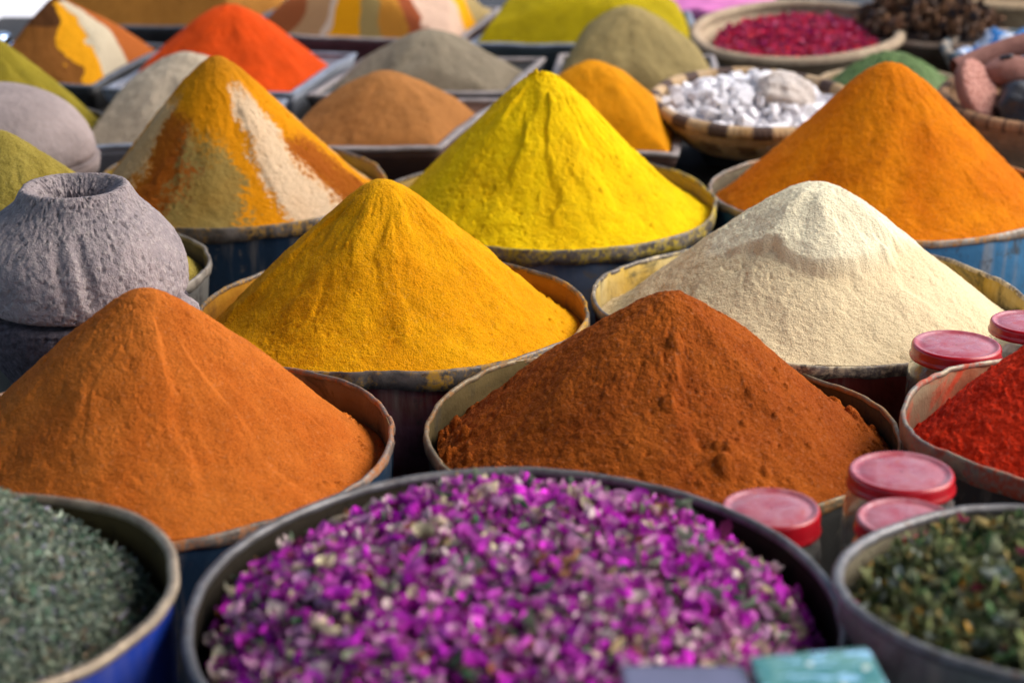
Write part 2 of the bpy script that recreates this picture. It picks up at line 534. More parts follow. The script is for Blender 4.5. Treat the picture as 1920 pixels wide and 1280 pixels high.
P_sky = painted_metal('bright_blue_paint', (0.05, 0.20, 0.38), worn=(0.06, 0.07, 0.08), wear=0.6)
P_cobalt = painted_metal('cobalt_blue_paint', (0.004, 0.035, 0.32), wear=0.1, rough=0.4, streaks=0.12, metal=0.0)
P_maroon = painted_metal('maroon_paint', (0.16, 0.016, 0.022), worn=(0.08, 0.06, 0.06), wear=0.6, extra=(0.22, 0.10, 0.15))
P_brick = painted_metal('brick_red_paint', (0.20, 0.028, 0.018), worn=(0.06, 0.05, 0.045), wear=0.5)
P_tin = painted_metal('grey_tin', (0.22, 0.21, 0.19), worn=(0.08, 0.07, 0.06), wear=0.7, metal=0.5)
P_darkt = painted_metal('blackened_tin', (0.05, 0.047, 0.042), worn=(0.2, 0.17, 0.12), wear=0.5, metal=0.4)
P_mixed = painted_metal('tin_with_red_paint', (0.16, 0.15, 0.15), worn=(0.25, 0.05, 0.04), wear=0.7, extra=(0.2, 0.02, 0.025))
I_ochre = dusty_inside('ochre_inside', (0.42, 0.20, 0.016), (0.32, 0.14, 0.013), (0.22, 0.10, 0.02), 0.35)
I_lemon = dusty_inside('lemon_dusted_inside', (0.34, 0.24, 0.03), (0.30, 0.20, 0.09), (0.36, 0.22, 0.02), 0.4)
I_patch = dusty_inside('yellow_stained_inside', (0.46, 0.36, 0.16), (0.44, 0.27, 0.02), (0.07, 0.065, 0.035), 1.0)
I_brown = dusty_inside('brown_dusted_inside', (0.26, 0.16, 0.07), (0.16, 0.09, 0.04), (0.09, 0.06, 0.03), 0.5)
I_olive = dusty_inside('dark_olive_inside', (0.065, 0.045, 0.016), (0.105, 0.072, 0.026), (0.035, 0.03, 0.02), 0.5)
I_dark = dusty_inside('dark_tin_inside', (0.018, 0.014, 0.009), (0.028, 0.021, 0.014), (0.010, 0.009, 0.007), 0.5)
I_grey = dusty_inside('grey_green_inside', (0.15, 0.13, 0.085), (0.09, 0.075, 0.05), (0.05, 0.045, 0.035), 0.4)
I_red = dusty_inside('red_dusted_inside', (0.20, 0.14, 0.085), (0.22, 0.065, 0.03), (0.36, 0.04, 0.015), 0.8)

# second row from the front
tub('dark blue tub holding the orange-brown cone at front left', -0.372, 1.825, 0.45, 0.249, P_blue, I_brown, E_org, wob=1.2, seed=11, band=0.012, seams=(12,))
mound('smooth orange-brown powder cone in the front left tub beside the stone pot', -0.372, 1.825, 0.45, 0.241, 0.168, M_orange, apex=(-0.006, 0), p=1.22, eps=0.13, seed=31, sink=0.0, back=0.045, side=0.08,
      lobe=1.1, streak=0.5, clump=1.0, mods=combo(slides(5, 131), wedge(22, 80, 0.10, 0.9, -0.006), wedge(48, 95, 0.2, 1.0, -0.005), wedge(64, 100, 0.35, 1.0, -0.003), wedge(-60, -20, 0.45, 0.9, -0.003), rand_clods(60, 60, 160, 0.86, 0.98, 0.0015, 0.005, 15), rand_clods(40, -80, 80, 0.2, 0.95, 0.0006, 0.0022, 16)))
tub('blackened tin tub with ragged rim holding the rust-brown cone', 0.164, 1.868, 0.45, 0.2515, P_darkt, I_olive, E_rust, wob=1.3, seed=12, band=0.012, seams=(205,))
mound('lumpy rust-brown powder cone with caked clods, in the tub behind the petals', 0.163, 1.872, 0.45, 0.245, 0.150, M_rust, apex=(0.004, 0), p=1.15, eps=0.12, seed=32, back=0.045,
      lobe=1.0, streak=0.8, clump=1.9,
      mods=combo(slides(9, 132), wedge(5, 40, 0.15, 0.8, -0.006), rand_clods(55, -140, -35, 0.86, 0.98, 0.003, 0.010, 5), rand_clods(50, 60, 170, 0.86, 0.98, 0.003, 0.011, 6),
                 clods([(2, 0.27, 0.0085), (-4, 0.52, 0.008), (-2, 0.50, 0.004), (14, 0.78, 0.011), (17, 0.72, 0.007), (13, 0.70, 0.005), (40, 0.5, 0.006), (28, 0.6, 0.005)]),
                 rand_clods(40, 5, 80, 0.3, 0.95, 0.0018, 0.005, 9)))
tub('tin tub with plastic lined ragged rim holding red powder at right edge', 0.601, 1.758, 0.496, 0.197, P_darkt, I_red, E_red, wob=1.6, seed=13, band=0.02)
mound('bright red chilli powder mound at the right edge', 0.601, 1.758, 0.496, 0.189, 0.112, M_red, apex=(-0.005, 0), p=1.0, eps=0.12, seed=33, back=0.040, sink=0.002, clump=2.6, lobe=1.2,
      mods=rand_clods(120, -180, 60, 0.55, 0.98, 0.0015, 0.005, 19))

# third row
tub('maroon painted tub holding the turmeric cone in the middle', -0.151, 2.268, 0.45, 0.2475, P_maroon, I_ochre, E_turm, wob=1.2, seed=14, band=0.022, seams=(262,))
mound('deep yellow turmeric cone in the middle of the stall', -0.150, 2.262, 0.45, 0.241, 0.172, M_turm, apex=(-0.012, 0), p=1.20, eps=0.11, seed=34, sink=0.0, back=0.04, side=0.06,
      lobe=0.9, streak=1.0, clump=0.9, mods=combo(slides(9, 134), wedge(-75, -28, 0.15, 0.98, -0.006), wedge(12, 60, 0.2, 0.9, -0.0035), wedge(68, 120, 0.3, 0.98, -0.004), rand_clods(50, 70, 150, 0.84, 0.98, 0.0015, 0.005, 17), rand_clods(30, -60, 80, 0.2, 0.95, 0.0008, 0.003, 18)))
tub('brick red tub with yellow stained inside holding the cream cone', 0.387, 2.318, 0.45, 0.277, P_brick, I_patch, E_crm, tilt=-1.0, wob=1.3, seed=15, band=0.014)

CREAM_A, CREAM_B = np.array((0.88, 0.80, 0.57)), np.array((0.84, 0.69, 0.43))
def cap_edge(x, y, Sg, az):
    w = 0.05 * fbm(st3(x * 30, y * 30, 0 * x), 3, 51).reshape(Sg.shape)
    return 0.40 + 0.10 * np.abs(np.cos(az * 2.0 - 0.3)) + w
def cream_col(x, y, h, Sg, az):
    m = (1 - sstep(-0.05, 0.03, Sg - cap_edge(x, y, Sg, az)))[:, None]
    g = (0.5 + 0.5 * fbm(st3(x * 12, y * 12, 0 * x), 3, 53))[:, None]
    return CREAM_A * m + (CREAM_B * (0.82 + 0.22 * g)) * (1 - m)
def white_cap(x, y, h, Sg, az, fade):
    sh = Sg.shape
    edge = cap_edge(x, y, Sg, az)
    cap = 1 - sstep(edge - 0.025, edge + 0.02, Sg)
    front = sstep(R_(-75), R_(-40), az) * (1 - sstep(R_(50), R_(85), az))
    groove = 0.5 + 0.5 * np.sin(az * 9 + 3 * fbm(st3(x * 14, y * 14, 0 * x), 2, 52).reshape(sh))
    return h + cap * front * (0.006 + 0.004 * groove * sstep(0.08, 0.2, Sg)) * sstep(0.04, 0.16, Sg) - (1 - cap) * front * 0.006 * (1 - sstep(0.45, 0.8, Sg))
mound('pale cream powder cone with a rounded cap at right', 0.387, 2.318, 0.45, 0.268, 0.152, M_cream, apex=(0.006, 0), p=1.45, eps=0.23, tilt=-1.0, seed=35, sink=0.0, back=0.05,
      lobe=0.9, streak=0.8, clump=1.3, colf=cream_col, mods=combo(slides(8, 135), white_cap, wedge(38, 75, 0.30, 0.95, -0.005)))
tub('grey tin tub holding khaki powder behind the stone pot', -0.668, 2.452, 0.45, 0.246, P_tin, I_grey, E_pale, wob=1.2, seed=16, band=0.012)
mound('khaki green powder cone behind the stone pot at left edge', -0.668, 2.452, 0.45, 0.238, 0.19, M_khaki, apex=(-0.022, 0), p=1.15, eps=0.10, seed=36, back=0.04, rings=150, segs=400, clump=1.6)

# fourth row
def stripes_front(x, y, h, Sg, az):
    g = 0.6 * vn(st3(x * 11, y * 11, h * 11), 67) + fbm(st3(x * 26, y * 26, h * 26), 4, 61, 0.6) + 0.55 * vn(st3(x * 310, y * 310, h * 310), 66)
    gm = fbm(st3(x * 16, y * 16, h * 16), 3, 68)[:, None]
    a = np.degrees(az) + g * 10
    s_ = Sg + g * 0.10
    yo, tan, rust, khk, crm = [np.array(c) for c in ((0.78, 0.31, 0.005), (0.66, 0.46, 0.24), (0.34, 0.075, 0.010), (0.29, 0.23, 0.075), (0.82, 0.66, 0.46))]
    col = np.tile(yo, (len(Sg), 1))
    def put(c, a0, a1, s0, s1=2.0):
        nonlocal col
        m = (sstep(a0 - 3, a0 + 3, a) * (1 - sstep(a1 - 3, a1 + 3, a)) * sstep(s0 - 0.05, s0 + 0.07, s_))[:, None]
        m = np.clip(m * (0.86 + 0.14 * gm), 0, 1)
        col = col * (1 - m) + np.array(c) * m
    put(tan, -80, -47, 0.36)
    put(rust, -46, -17, 0.42)
    put(khk, -20, 9, 0.50)
    
    put(crm, 24, 55, 0.25)
    put(rust, 56, 84, 0.52)
    put(tan, 110, 150, 0.4); put(rust, -140, -105, 0.4)
    top = (1 - sstep(0.02, 0.30, s_))[:, None]
    col = col * (1 - 0.5 * top) + np.array((0.42, 0.17, 0.015)) * 0.5 * top
    return col
tub('dark blue tub holding the striped many-coloured cone', -0.440, 2.904, 0.45, 0.239, P_blue, I_lemon, E_turm, tilt=2.5, wob=1.2, seed=17, band=0.02)
mound('striped cone of yellow, rust, khaki and cream powders behind the turmeric', -0.440, 2.904, 0.45, 0.231, 0.208, M_striped, apex=(-0.022, 0), p=1.20, eps=0.13, tilt=2.5, side=0.16, seed=37, back=0.03, rings=200, segs=560, colf=stripes_front, streak=1.0, clump=1.3, mods=combo(wedge(27, 55, 0.26, 0.98, 0.005, 0.04), wedge(-22, 6, 0.48, 0.98, 0.004, 0.04), wedge(-80, -50, 0.36, 0.98, 0.003, 0.05), rand_clods(40, -90, 90, 0.3, 0.95, 0.001, 0.004, 27)))
tub('slate blue tub holding the lemon yellow cone', 0.056, 2.810, 0.45, 0.262, P_slate, I_lemon, E_lem, tilt=1.0, wob=1.2, seed=18, band=0.022, seams=(315,))
mound('bright lemon yellow powder cone with a sharp ridge down its front', 0.056, 2.810, 0.45, 0.254, 0.200, M_lemon, apex=(-0.008, 0), p=1.34, eps=0.14, tilt=1.0, side=0.16, seed=38, back=0.035, rings=220, segs=600, streak=0.9, clump=1.5,
      mods=combo(slides(12, 138, amp=0.005), wedge(4, 70, 0.12, 0.95, 0.008, 0.04), wedge(-45, -12, 0.1, 0.8, -0.004), wedge(30, 60, 0.3, 0.9, -0.005), rand_clods(26, -90, 90, 0.03, 0.12, 0.002, 0.005, 25), rand_clods(70, -80, 90, 0.5, 0.98, 0.0015, 0.0045, 26)))
tub('bright blue painted tub holding the amber cone at right', 0.591, 2.860, 0.45, 0.275, P_sky, I_grey, E_amb, wob=1.1, seed=19, band=0.012)
mound('tall amber orange powder cone behind the cream one', 0.591, 2.860, 0.45, 0.267, 0.205, M_amber, apex=(-0.008, 0), p=1.25, eps=0.13, seed=39, back=0.035, rings=200, segs=560, clump=1.5, mods=combo(slides(10, 139), rand_clods(40, -90, 90, 0.4, 0.98, 0.0012, 0.004, 140)))

# ------------------------------------------------------------------ loose petals and herbs
def scatter(N_, hf, R, size, palette, weights, seed, asp=(0.5, 0.9), curl=(0.2, 1.2), tilt=0.75, lift=0.012, pos=None, nu=5, nv=4):
    g = np.random.default_rng(seed)
    if pos is None:
        r = R * np.sqrt(g.random(N_)); a = g.random(N_) * 2 * np.pi
        x, y = r * np.cos(a), r * np.sin(a)
    else:
        x, y = pos
    z = hf(x, y) + g.random(N_) ** 1.6 * lift - 0.002
    L = g.uniform(size[0], size[1], N_) * g.uniform(0.7, 1.15, N_)
    Wd = L * g.uniform(asp[0], asp[1], N_)
    u = np.linspace(-1, 1, nu); v = np.linspace(-1, 1, nv)
    U, Vv = np.meshgrid(u, v, indexing='ij')
    U, Vv = U.ravel(), Vv.ravel()
    wprof = np.sqrt(np.clip(1 - (np.abs(U) ** 2.2), 0.03, 1))
    cu = g.uniform(curl[0], curl[1], N_) * np.where(g.random(N_) < .25, -1, 1)
    tw = g.normal(0, 0.5, N_)
    lx = U[None] * L[:, None] * 0.5
    ly = Vv[None] * wprof[None] * Wd[:, None] * 0.5
    lz = cu[:, None] * L[:, None] * 0.35 * (U[None] ** 2 + 0.9 * Vv[None] ** 2 * wprof[None]) + tw[:, None] * U[None] * Vv[None] * Wd[:, None] * 0.3
    lz = lz + g.normal(0, 0.05, lz.shape) * Wd[:, None]
    yaw = g.random(N_) * 2 * np.pi; pit = g.normal(0, tilt, N_); rol = g.normal(0, tilt, N_)
    cy, sy, cp, sp, cr, sr = [f(k)[:, None] for k in (yaw, pit, rol) for f in (np.cos, np.sin)]
    y1, z1 = ly * cr - lz * sr, ly * sr + lz * cr
    x2, z2 = lx * cp + z1 * sp, -lx * sp + z1 * cp
    X, Y = x2 * cy - y1 * sy, x2 * sy + y1 * cy
    V = np.stack([X + x[:, None], Y + y[:, None], z2 + z[:, None]], -1).reshape(-1, 3)
    f1 = grid_faces(nu, nv, False)
    Q = (f1[None] + (np.arange(N_) * nu * nv)[:, None, None]).reshape(-1, 4)
    pal = np.array(palette)
    ci = g.choice(len(pal), N_, p=np.array(weights) / sum(weights))
    col = pal[ci] * g.uniform(0.7, 1.2, (N_, 1))
    # paler base of the petal
    tip = np.clip(0.5 + 0.5 * U, 0, 1)[None, :, None]
    col = col[:, None, :] * (1 - 0.25 * (1 - tip)) + 0.10 * (1 - tip) * np.array([0.6, 0.5, 0.4]) * (ci[:, None, None] < 3)
    return V, Q, np.clip(col, 0.002, 0.95).reshape(-1, 3)

def under(hf, R, colr, rings=40, segs=120):  # underlay; for petals, herbs and bark its dark colour paints gap shade
    s = np.linspace(0.02, 1, rings); ph = np.arange(segs) * 2 * np.pi / segs
    Sg, P = np.meshgrid(s, ph, indexing='ij')
    x, y = R * Sg * np.cos(P), R * Sg * np.sin(P)
    z = hf(x.ravel(), y.ravel()).reshape(x.shape) - 0.004
    V = np.stack([x, y, z], -1).reshape(-1, 3)
    return V, grid_faces(rings, segs)[:, ::-1][:, ::-1], np.tile(np.array(colr), (len(V), 1))

def heap(name, label, cat, loc, rot, pieces, m):
    Vs, Qs, Cs, off = [], [], [], 0
    for V, Q, Cc in pieces:
        Vs.append(V); Qs.append(Q + off); Cs.append(Cc); off += len(V)
    o = link(name, mesh(name, np.concatenate(Vs), [np.concatenate(Qs)], m, col=np.concatenate(Cs)), None, loc, rot)
    return tag(o, label, cat, kind='stuff')

def leafmat(name, rough=0.6, trans=0.16):
    n = N(name)
    c = n.mix(n.rng(n.noise(260, 3, 0.6), 0.35, 0.65, 0, 0.35), n.attr(), (0.05, 0.03, 0.03))
    n.set(c, rough, 0, None, 0.08)
    tr = n.t.nodes.new('ShaderNodeBsdfTranslucent')
    n.t.links.new(c, tr.inputs[0])
    mx = n.t.nodes.new('ShaderNodeMixShader')
    mx.inputs[0].default_value = trans
    n.t.links.new(n.b.outputs[0], mx.inputs[1]); n.t.links.new(tr.outputs[0], mx.inputs[2])
    n.t.links.new(mx.outputs[0], n.out.inputs[0])
    return n.m
M_leaf = leafmat('dried_leaf_and_petal')

BZ, BY, BR = 0.525, 1.301, 0.2505
tub('grey metal tub with thick rolled rim heaped with purple petals', 0.002, BY, BZ, BR, P_darkt, I_dark, E_grey, tilt=2.0, style='roll', wob=0.55, seed=21, band=0.0044)
def h_rose(x, y):
    d = np.sqrt(x * x + (y * 0.98) ** 2) / BR
    b = 0.036 * np.clip(1 - d ** 2.2, 0, 1) ** 0.85 - 0.032 * sstep(0.55, 1.0, d) - 0.004
    return b + 0.010 * fbm(st3(x * 16, y * 16, 0 * x), 2, 71)
rose_pal = [(0.80, 0.030, 0.72), (0.50, 0.012, 0.48), (0.80, 0.12, 0.70), (0.86, 0.44, 0.70), (0.88, 0.70, 0.68), (0.88, 0.76, 0.50), (0.36, 0.40, 0.28), (0.10, 0.15, 0.10), (0.42, 0.16, 0.07), (0.20, 0.02, 0.10)]
rose_w = [28, 15, 20, 18, 12, 8, 3, 3, 2, 3]
rot_b = (R_(2.0), 0, 0)
heap('rose_petals', 'heap of purple, pink and cream dried rose petals in the big tub', 'petal heap', (0.002, BY, BZ), rot_b,
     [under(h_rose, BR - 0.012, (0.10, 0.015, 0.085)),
      scatter(6600, h_rose, BR - 0.017, (0.007, 0.021), rose_pal, rose_w, 81, tilt=0.6, lift=0.013, curl=(0.3, 1.6), asp=(0.3, 0.85)),
      scatter(700, h_rose, BR - 0.022, (0.010, 0.024), [(0.30, 0.36, 0.24), (0.16, 0.24, 0.15), (0.55, 0.40, 0.20), (0.35, 0.16, 0.08), (0.10, 0.30, 0.12)], [5, 6, 2, 2, 2], 88, tilt=0.6, lift=0.016, asp=(0.10, 0.3))], M_leaf)

# dried buds: little cups of overlapping petals on a green base
def bud_mesh(seed, cols):
    g = np.random.default_rng(seed)
    Vs, Qs, Cs, off = [], [], [], 0
    for ring, (nr, rad, hh, cc) in enumerate(((5, 1.0, 1.15, cols[0]), (4, 0.72, 1.35, cols[1]), (3, 0.42, 1.45, cols[2]))):
        for k in range(nr):
            a0 = 2 * np.pi * k / nr + ring * 0.5 + g.normal(0, 0.1)
            u = np.linspace(-0.85, 0.85, 5); v = np.linspace(0, 1, 6)
            U, Vv = np.meshgrid(u, v, indexing='ij')
            an = a0 + U * (np.pi / nr) * 1.35
            rr = rad * (0.25 + 0.95 * np.sin(np.clip(Vv, 0, 1) * 2.3) ** 0.8) * (1 + 0.1 * g.normal())
            zz = hh * Vv * (1 - 0.22 * U ** 2) + 0.05 * g.normal(size=U.shape)
            Vs.append(np.stack([rr * np.cos(an), rr * np.sin(an), zz], -1).reshape(-1, 3))
            Qs.append(grid_faces(5, 6, False) + off); off += 30
            c = np.array(cc) * g.uniform(0.8, 1.15)
            Cs.append((c[None] * (0.8 + 0.35 * Vv.reshape(-1, 1))))
    return np.concatenate(Vs), np.concatenate(Qs), np.clip(np.concatenate(Cs), 0, .9)
def cup(seed, col):
    V, Q = lathe([(0.05, -0.45), (0.25, -0.40), (0.5, -0.15), (0.55, 0.15), (0.5, 0.4)], 10)
    return V, Q, np.tile(np.array(col), (len(V), 1))
bud_kinds = [('magenta dried rosebud lying among the loose petals', ((0.66, 0.03, 0.62), (0.5, 0.015, 0.48), (0.76, 0.16, 0.68))),
             ('pale pink dried rosebud lying among the loose petals', ((0.60, 0.33, 0.52), (0.5, 0.22, 0.46), (0.66, 0.5, 0.5))),
             ('cream tipped dried rosebud lying among the loose petals', ((0.68, 0.54, 0.38), (0.6, 0.34, 0.44), (0.7, 0.6, 0.4)))]
bud_protos = []
for k, (lab, cols) in enumerate(bud_kinds):
    V, Q, cc = bud_mesh(90 + k, cols)
    V2, Q2, c2 = cup(k, (0.20, 0.24, 0.14))
    bud_protos.append((mesh('rosebud', V, [Q], M_leaf, col=cc), mesh('calyx', V2, [Q2], M_leaf, col=c2)))
g = np.random.default_rng(5)
MB_ = Matrix.Translation((0.002, BY, BZ)) @ Euler(rot_b).to_matrix().to_4x4()
taken = []
tries = 0
while len(taken) < 150 and tries < 6000:
    tries += 1
    r = (BR - 0.035) * math.sqrt(g.random()); a = g.random() * 2 * math.pi
    x, y = r * math.cos(a), r * math.sin(a)
    if any((x - q[0]) ** 2 + (y - q[1]) ** 2 < 0.020 ** 2 for q in taken): continue
    taken.append((x, y))
    kind = int(g.choice(3, p=(0.62, 0.30, 0.08)))
    sc = g.uniform(0.0045, 0.0075)
    p = MB_ @ Vector((x, y, float(h_rose(np.array([x]), np.array([y]))[0]) + 0.005))
    rot = (g.normal(0, 1.0), g.normal(0, 1.0), g.uniform(0, 6.28))
    root = link('rosebud', bud_protos[kind][0], None, p, rot)
    root.scale = (sc, sc, sc * g.uniform(0.9, 1.3))
    tag(root, bud_kinds[kind][0], 'rosebud', 'dried rosebuds on the petal heap')
    link('calyx', bud_protos[kind][1], root)

# grey green herb at front left
AX, AY, AZ, AR = -0.449, 1.320, 0.53, 0.180
tub('cobalt blue tub with tan rolled rim full of grey-green herb', AX, AY, AZ, AR, P_cobalt, I_olive, E_tan, style='roll', wob=0.8, seed=22, band=0.0048)
def h_herb(x, y):
    d = np.sqrt((x + 0.09) ** 2 + (y - 0.05) ** 2) / 0.27
    return 0.130 * np.clip(1 - d, 0, 1) ** 0.9 - 0.064 + 0.008 * fbm(st3(x * 22, y * 22, 0 * x), 2, 72)
herb_pal = [(0.38, 0.47, 0.36), (0.54, 0.62, 0.47), (0.20, 0.29, 0.23), (0.58, 0.60, 0.42), (0.52, 0.50, 0.60), (0.22, 0.38, 0.25), (0.6, 0.45, 0.32)]
heap('dried_herb', 'fine grey-green dried herb heaped in the cobalt tub', 'herb heap', (AX, AY, AZ), (0, 0, 0),
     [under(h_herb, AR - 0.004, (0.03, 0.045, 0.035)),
      scatter(30000, h_herb, AR - 0.009, (0.002, 0.009), herb_pal, [24, 22, 22, 9, 7, 12, 3], 82, asp=(0.14, 0.5), tilt=0.6, lift=0.014, nu=4, nv=3),
      scatter(500, h_herb, AR - 0.02, (0.010, 0.022), herb_pal, [20, 20, 10, 12, 7, 10, 8], 182, asp=(0.06, 0.14), tilt=0.5, lift=0.016)], M_leaf)

# mixed herb leaves at front right
CX, CY, CZ, CR = 0.422, 1.281, 0.554, 0.169
tub('grey tin tub with pale rolled rim full of mixed herb leaves', CX, CY, CZ, CR, P_tin, I_grey, E_grey, tilt=-3.5, style='roll', wob=0.7, seed=23, band=0.0048)
def h_tea(x, y):
    d = np.sqrt((x - 0.06) ** 2 + (y + 0.0) ** 2) / 0.24
    return 0.090 * np.clip(1 - d, 0, 1) - 0.042 + 0.010 * fbm(st3(x * 20, y * 20, 0 * x), 2, 73)
tea_pal = [(0.17, 0.21, 0.07), (0.28, 0.32, 0.12), (0.09, 0.11, 0.05), (0.42, 0.46, 0.27), (0.60, 0.33, 0.06), (0.45, 0.50, 0.43), (0.42, 0.06, 0.13), (0.15, 0.28, 0.11), (0.60, 0.46, 0.18)]
heap('dried_leaves', 'dark mixed dried herb leaves with orange petal flecks in the tin tub', 'herb heap', (CX, CY, CZ), (R_(-3.5), 0, 0),
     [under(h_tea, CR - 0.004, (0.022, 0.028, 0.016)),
      scatter(5600, h_tea, CR - 0.012, (0.006, 0.021), tea_pal, [24, 22, 20, 9, 7, 7, 2, 10, 7], 83, asp=(0.2, 0.5), tilt=0.7, lift=0.018),
      scatter(800, h_tea, CR - 0.022, (0.012, 0.025), tea_pal, [20, 22, 14, 12, 9, 8, 2, 12, 9], 183, asp=(0.10, 0.32), curl=(0.4, 2.2), tilt=0.55, lift=0.014)], M_leaf)

# ------------------------------------------------------------------ packets on the front rims
M_lilac = plain('lilac_card', (0.13, 0.13, 0.22), 0.35, var=0.2, scale=30)
n = N('teal_printed_card')
c = n.mix(n.rng(n.noise(26, 3, 0.6, dist=1.0), 0.40, 0.60), (0.05, 0.20, 0.21), (0.12, 0.29, 0.27))
c = n.mix(n.rng(n.noise(1.0, 3, 0.6, vec=n.mapped((40, 110, 60)), dist=0.8), 0.54, 0.62, 0, 0.9), c, (0.30, 0.55, 0.80))
c = n.mix(n.rng(n.voro(50), 0.16, 0.10, 0, 0.7), c, (0.7, 0.78, 0.72))
M_teal = n.set(c, 0.22, 0, None, 0.5)
def packet(name, label, cat, loc, rot, s, m):
    r = thing(name, label, cat, loc, rot)
    link('box', box_mesh('box', (0, 0, s[2] / 2), s, m, 0.003), r)
    link('flap', box_mesh('flap', (0, s[1] / 2 + 0.0015, s[2] * 0.72), (s[0] * 0.96, 0.0022, s[2] * 0.5), m, 0.0008), r)
packet('cardboard_box', 'lilac grey box lying on the petals at the front', 'box', (0.117, 1.085, 0.556), (R_(-3), R_(1.5), R_(2)), (0.085, 0.072, 0.02), M_lilac)
packet('printed_packet', 'shiny teal and light blue packet across the two front rims', 'packet', (0.207, 1.083, 0.562), (R_(4), R_(-2), R_(6)), (0.083, 0.085, 0.018), M_teal)

# ------------------------------------------------------------------ jars
M_lidred = plain('red_lid_enamel', (0.42, 0.007, 0.015), 0.25, var=0.25, scale=60, spec=0.5)
n = N('dusty_lid_top')
c = n.mix(n.rng(n.noise(45, 5, 0.65, dist=0.7), 0.36, 0.62), (0.32, 0.045, 0.065), (0.38, 0.14, 0.17))
c = n.mix(n.rng(n.noise(190, 3, 0.7), 0.63, 0.68, 0, 0.9), c, (0.38, 0.05, 0.02))
M_lidtop = n.set(c, n.rng(n.noise(60, 3, 0.6), 0.35, 0.65, 0.18, 0.5), 0, n.bump(n.noise(30, 2, 0.5), 0.002, 0.4), 0.5)
n = N('dusty_jar_glass')
n.set((0.80, 0.84, 0.84), 0.08, 0, None, 0.5, **{'Transmission Weight': 1.0, 'IOR': 1.45})
df = n.t.nodes.new('ShaderNodeBsdfDiffuse')
df.inputs[0].default_value = (0.30, 0.28, 0.26, 1)
mx = n.t.nodes.new('ShaderNodeMixShader')
n.t.links.new(n.rng(n.noise(35, 4, 0.65), 0.3, 0.7, 0.06, 0.30), mx.inputs[0])
n.t.links.new(n.b.outputs[0], mx.inputs[1]); n.t.links.new(df.outputs[0], mx.inputs[2])
n.t.links.new(mx.outputs[0], n.out.inputs[0])
M_glass = n.m
JT = 0.0
def jar(label, x, y, ztop, R, z0, style=0, seed=1):
    root = thing('glass_jar', label, 'jar', (x, y, z0), (0, 0, seed * 0.7), 'red lidded glass jars')
    h = ztop - z0
    lh = R * (0.34 if style != 1 else 0.5)
    rn = R * 0.93
    neck = h - lh
    outer = [(0.001, 0.0), (R * 0.85, 0.0), (R * 0.98, 0.008), (R * 1.05, 0.02), (R * 1.05, neck - R * 0.5), (R * 1.02, neck - R * 0.25), (rn, neck - 0.004), (rn * 0.97, neck + 0.002), (rn * 0.96, h - 0.003)]
    inner = [(rn * 0.96 - 0.003, h - 0.003), (rn * 0.94 - 0.003, neck - 0.004), (R * 1.02 - 0.003, neck - R * 0.28), (R * 1.05 - 0.003, neck - R * 0.5), (R * 1.05 - 0.003, 0.022), (R * 0.9, 0.007), (0.001, 0.006)]
    V, Q = lathe(outer + inner, 64)
    link('jar_body', mesh('jar_body', V, [Q], M_glass), root)
    b = h - lh
    prof = [(R * 0.985, b + 0.0012), (R * 1.0, b), (R * 1.03, b + 0.0008), (R * 1.035, b + 0.003), (R * 1.01, b + 0.0052), (R * 1.0, b + 0.007), (R, h - 0.004), (R * 0.985, h - 0.0014), (R * 0.95, h), (R * 0.92, h + 0.0002),
            (R * 0.88, h - 0.0012), (R * 0.84, h - 0.0022)]
    top = [(R * 0.80, h - 0.0024), (R * 0.74, h - 0.0018), (R * 0.70, h - 0.0012), (R * 0.45, h - 0.0008), (R * 0.25, h - 0.0012), (0.0008, h - 0.0014)]
    V, Q = lathe(prof + top, 72, dr=lambda P, z, t: 0.0003 * np.sin(P * 3 + seed))
    rows = np.repeat(np.arange(len(prof) + len(top) - 1), 72)
    link('lid', mesh('lid', V, [Q], [M_lidred, M_lidtop], midx=(rows >= (8 if style != 2 else 7)).astype(int)), root)
jar('glass jar with plain red lid between petal tub and rust-brown cone', 0.228, 1.50, 0.521, 0.0435, 0.40, 1, 1)
jar('glass jar with shiny dusted red lid, back one of the pair by the rust-brown cone', 0.351, 1.548, 0.535, 0.0475, 0.40, 0, 2)
jar('glass jar with dull red lid tucked against the mixed leaves tub rim', 0.336, 1.452, 0.533, 0.0425, 0.42, 2, 3)
jar('glass jar with powder-speckled pink lid in front of the cream cone', 0.505, 2.0, 0.497, 0.0505, 0.36, 0, 4)
jar('glass jar with red lid at the right edge beside the cream cone', 0.603, 2.065, 0.502, 0.0435, 0.36, 0, 5)
M_crate = plain('dark_crate_wood', (0.022, 0.022, 0.026), 0.85, var=0.4, bump=0.003)
def crate(label, c, s):
    r = thing('wooden_crate', label, 'crate', (c[0], c[1], 0))
    n_ = 4
    for k in range(n_):
        zz = s[2] * (k + 0.5) / n_
        hgt = s[2] / n_ - 0.012
        link('slat', box_mesh('slat', (0, -s[1] / 2 + 0.006, zz), (s[0], 0.012, hgt), M_crate, 0.002), r)
        link('slat', box_mesh('slat', (0, s[1] / 2 - 0.006, zz), (s[0], 0.012, hgt), M_crate, 0.002), r)
    for sx in (-1, 1):
        link('end_panel', box_mesh('end_panel', (sx * (s[0] / 2 - 0.006), 0, s[2] / 2 - 0.002), (0.012, s[1] - 0.026, s[2] - 0.004), M_crate, 0.002), r)
    link('top_board', box_mesh('top_board', (0, 0, s[2] - 0.006), (s[0] - 0.028, s[1] - 0.028, 0.012), M_crate, 0.002), r)
crate('dark crate under the pair of jars by the front tubs', (0.335, 1.505), (0.09, 0.19, 0.40))
crate('dark crate under the plain red lidded jar', (0.228, 1.535), (0.08, 0.10, 0.40))
crate('dark crate under the jars beside the cream cone', (0.545, 2.03), (0.15, 0.13, 0.36))

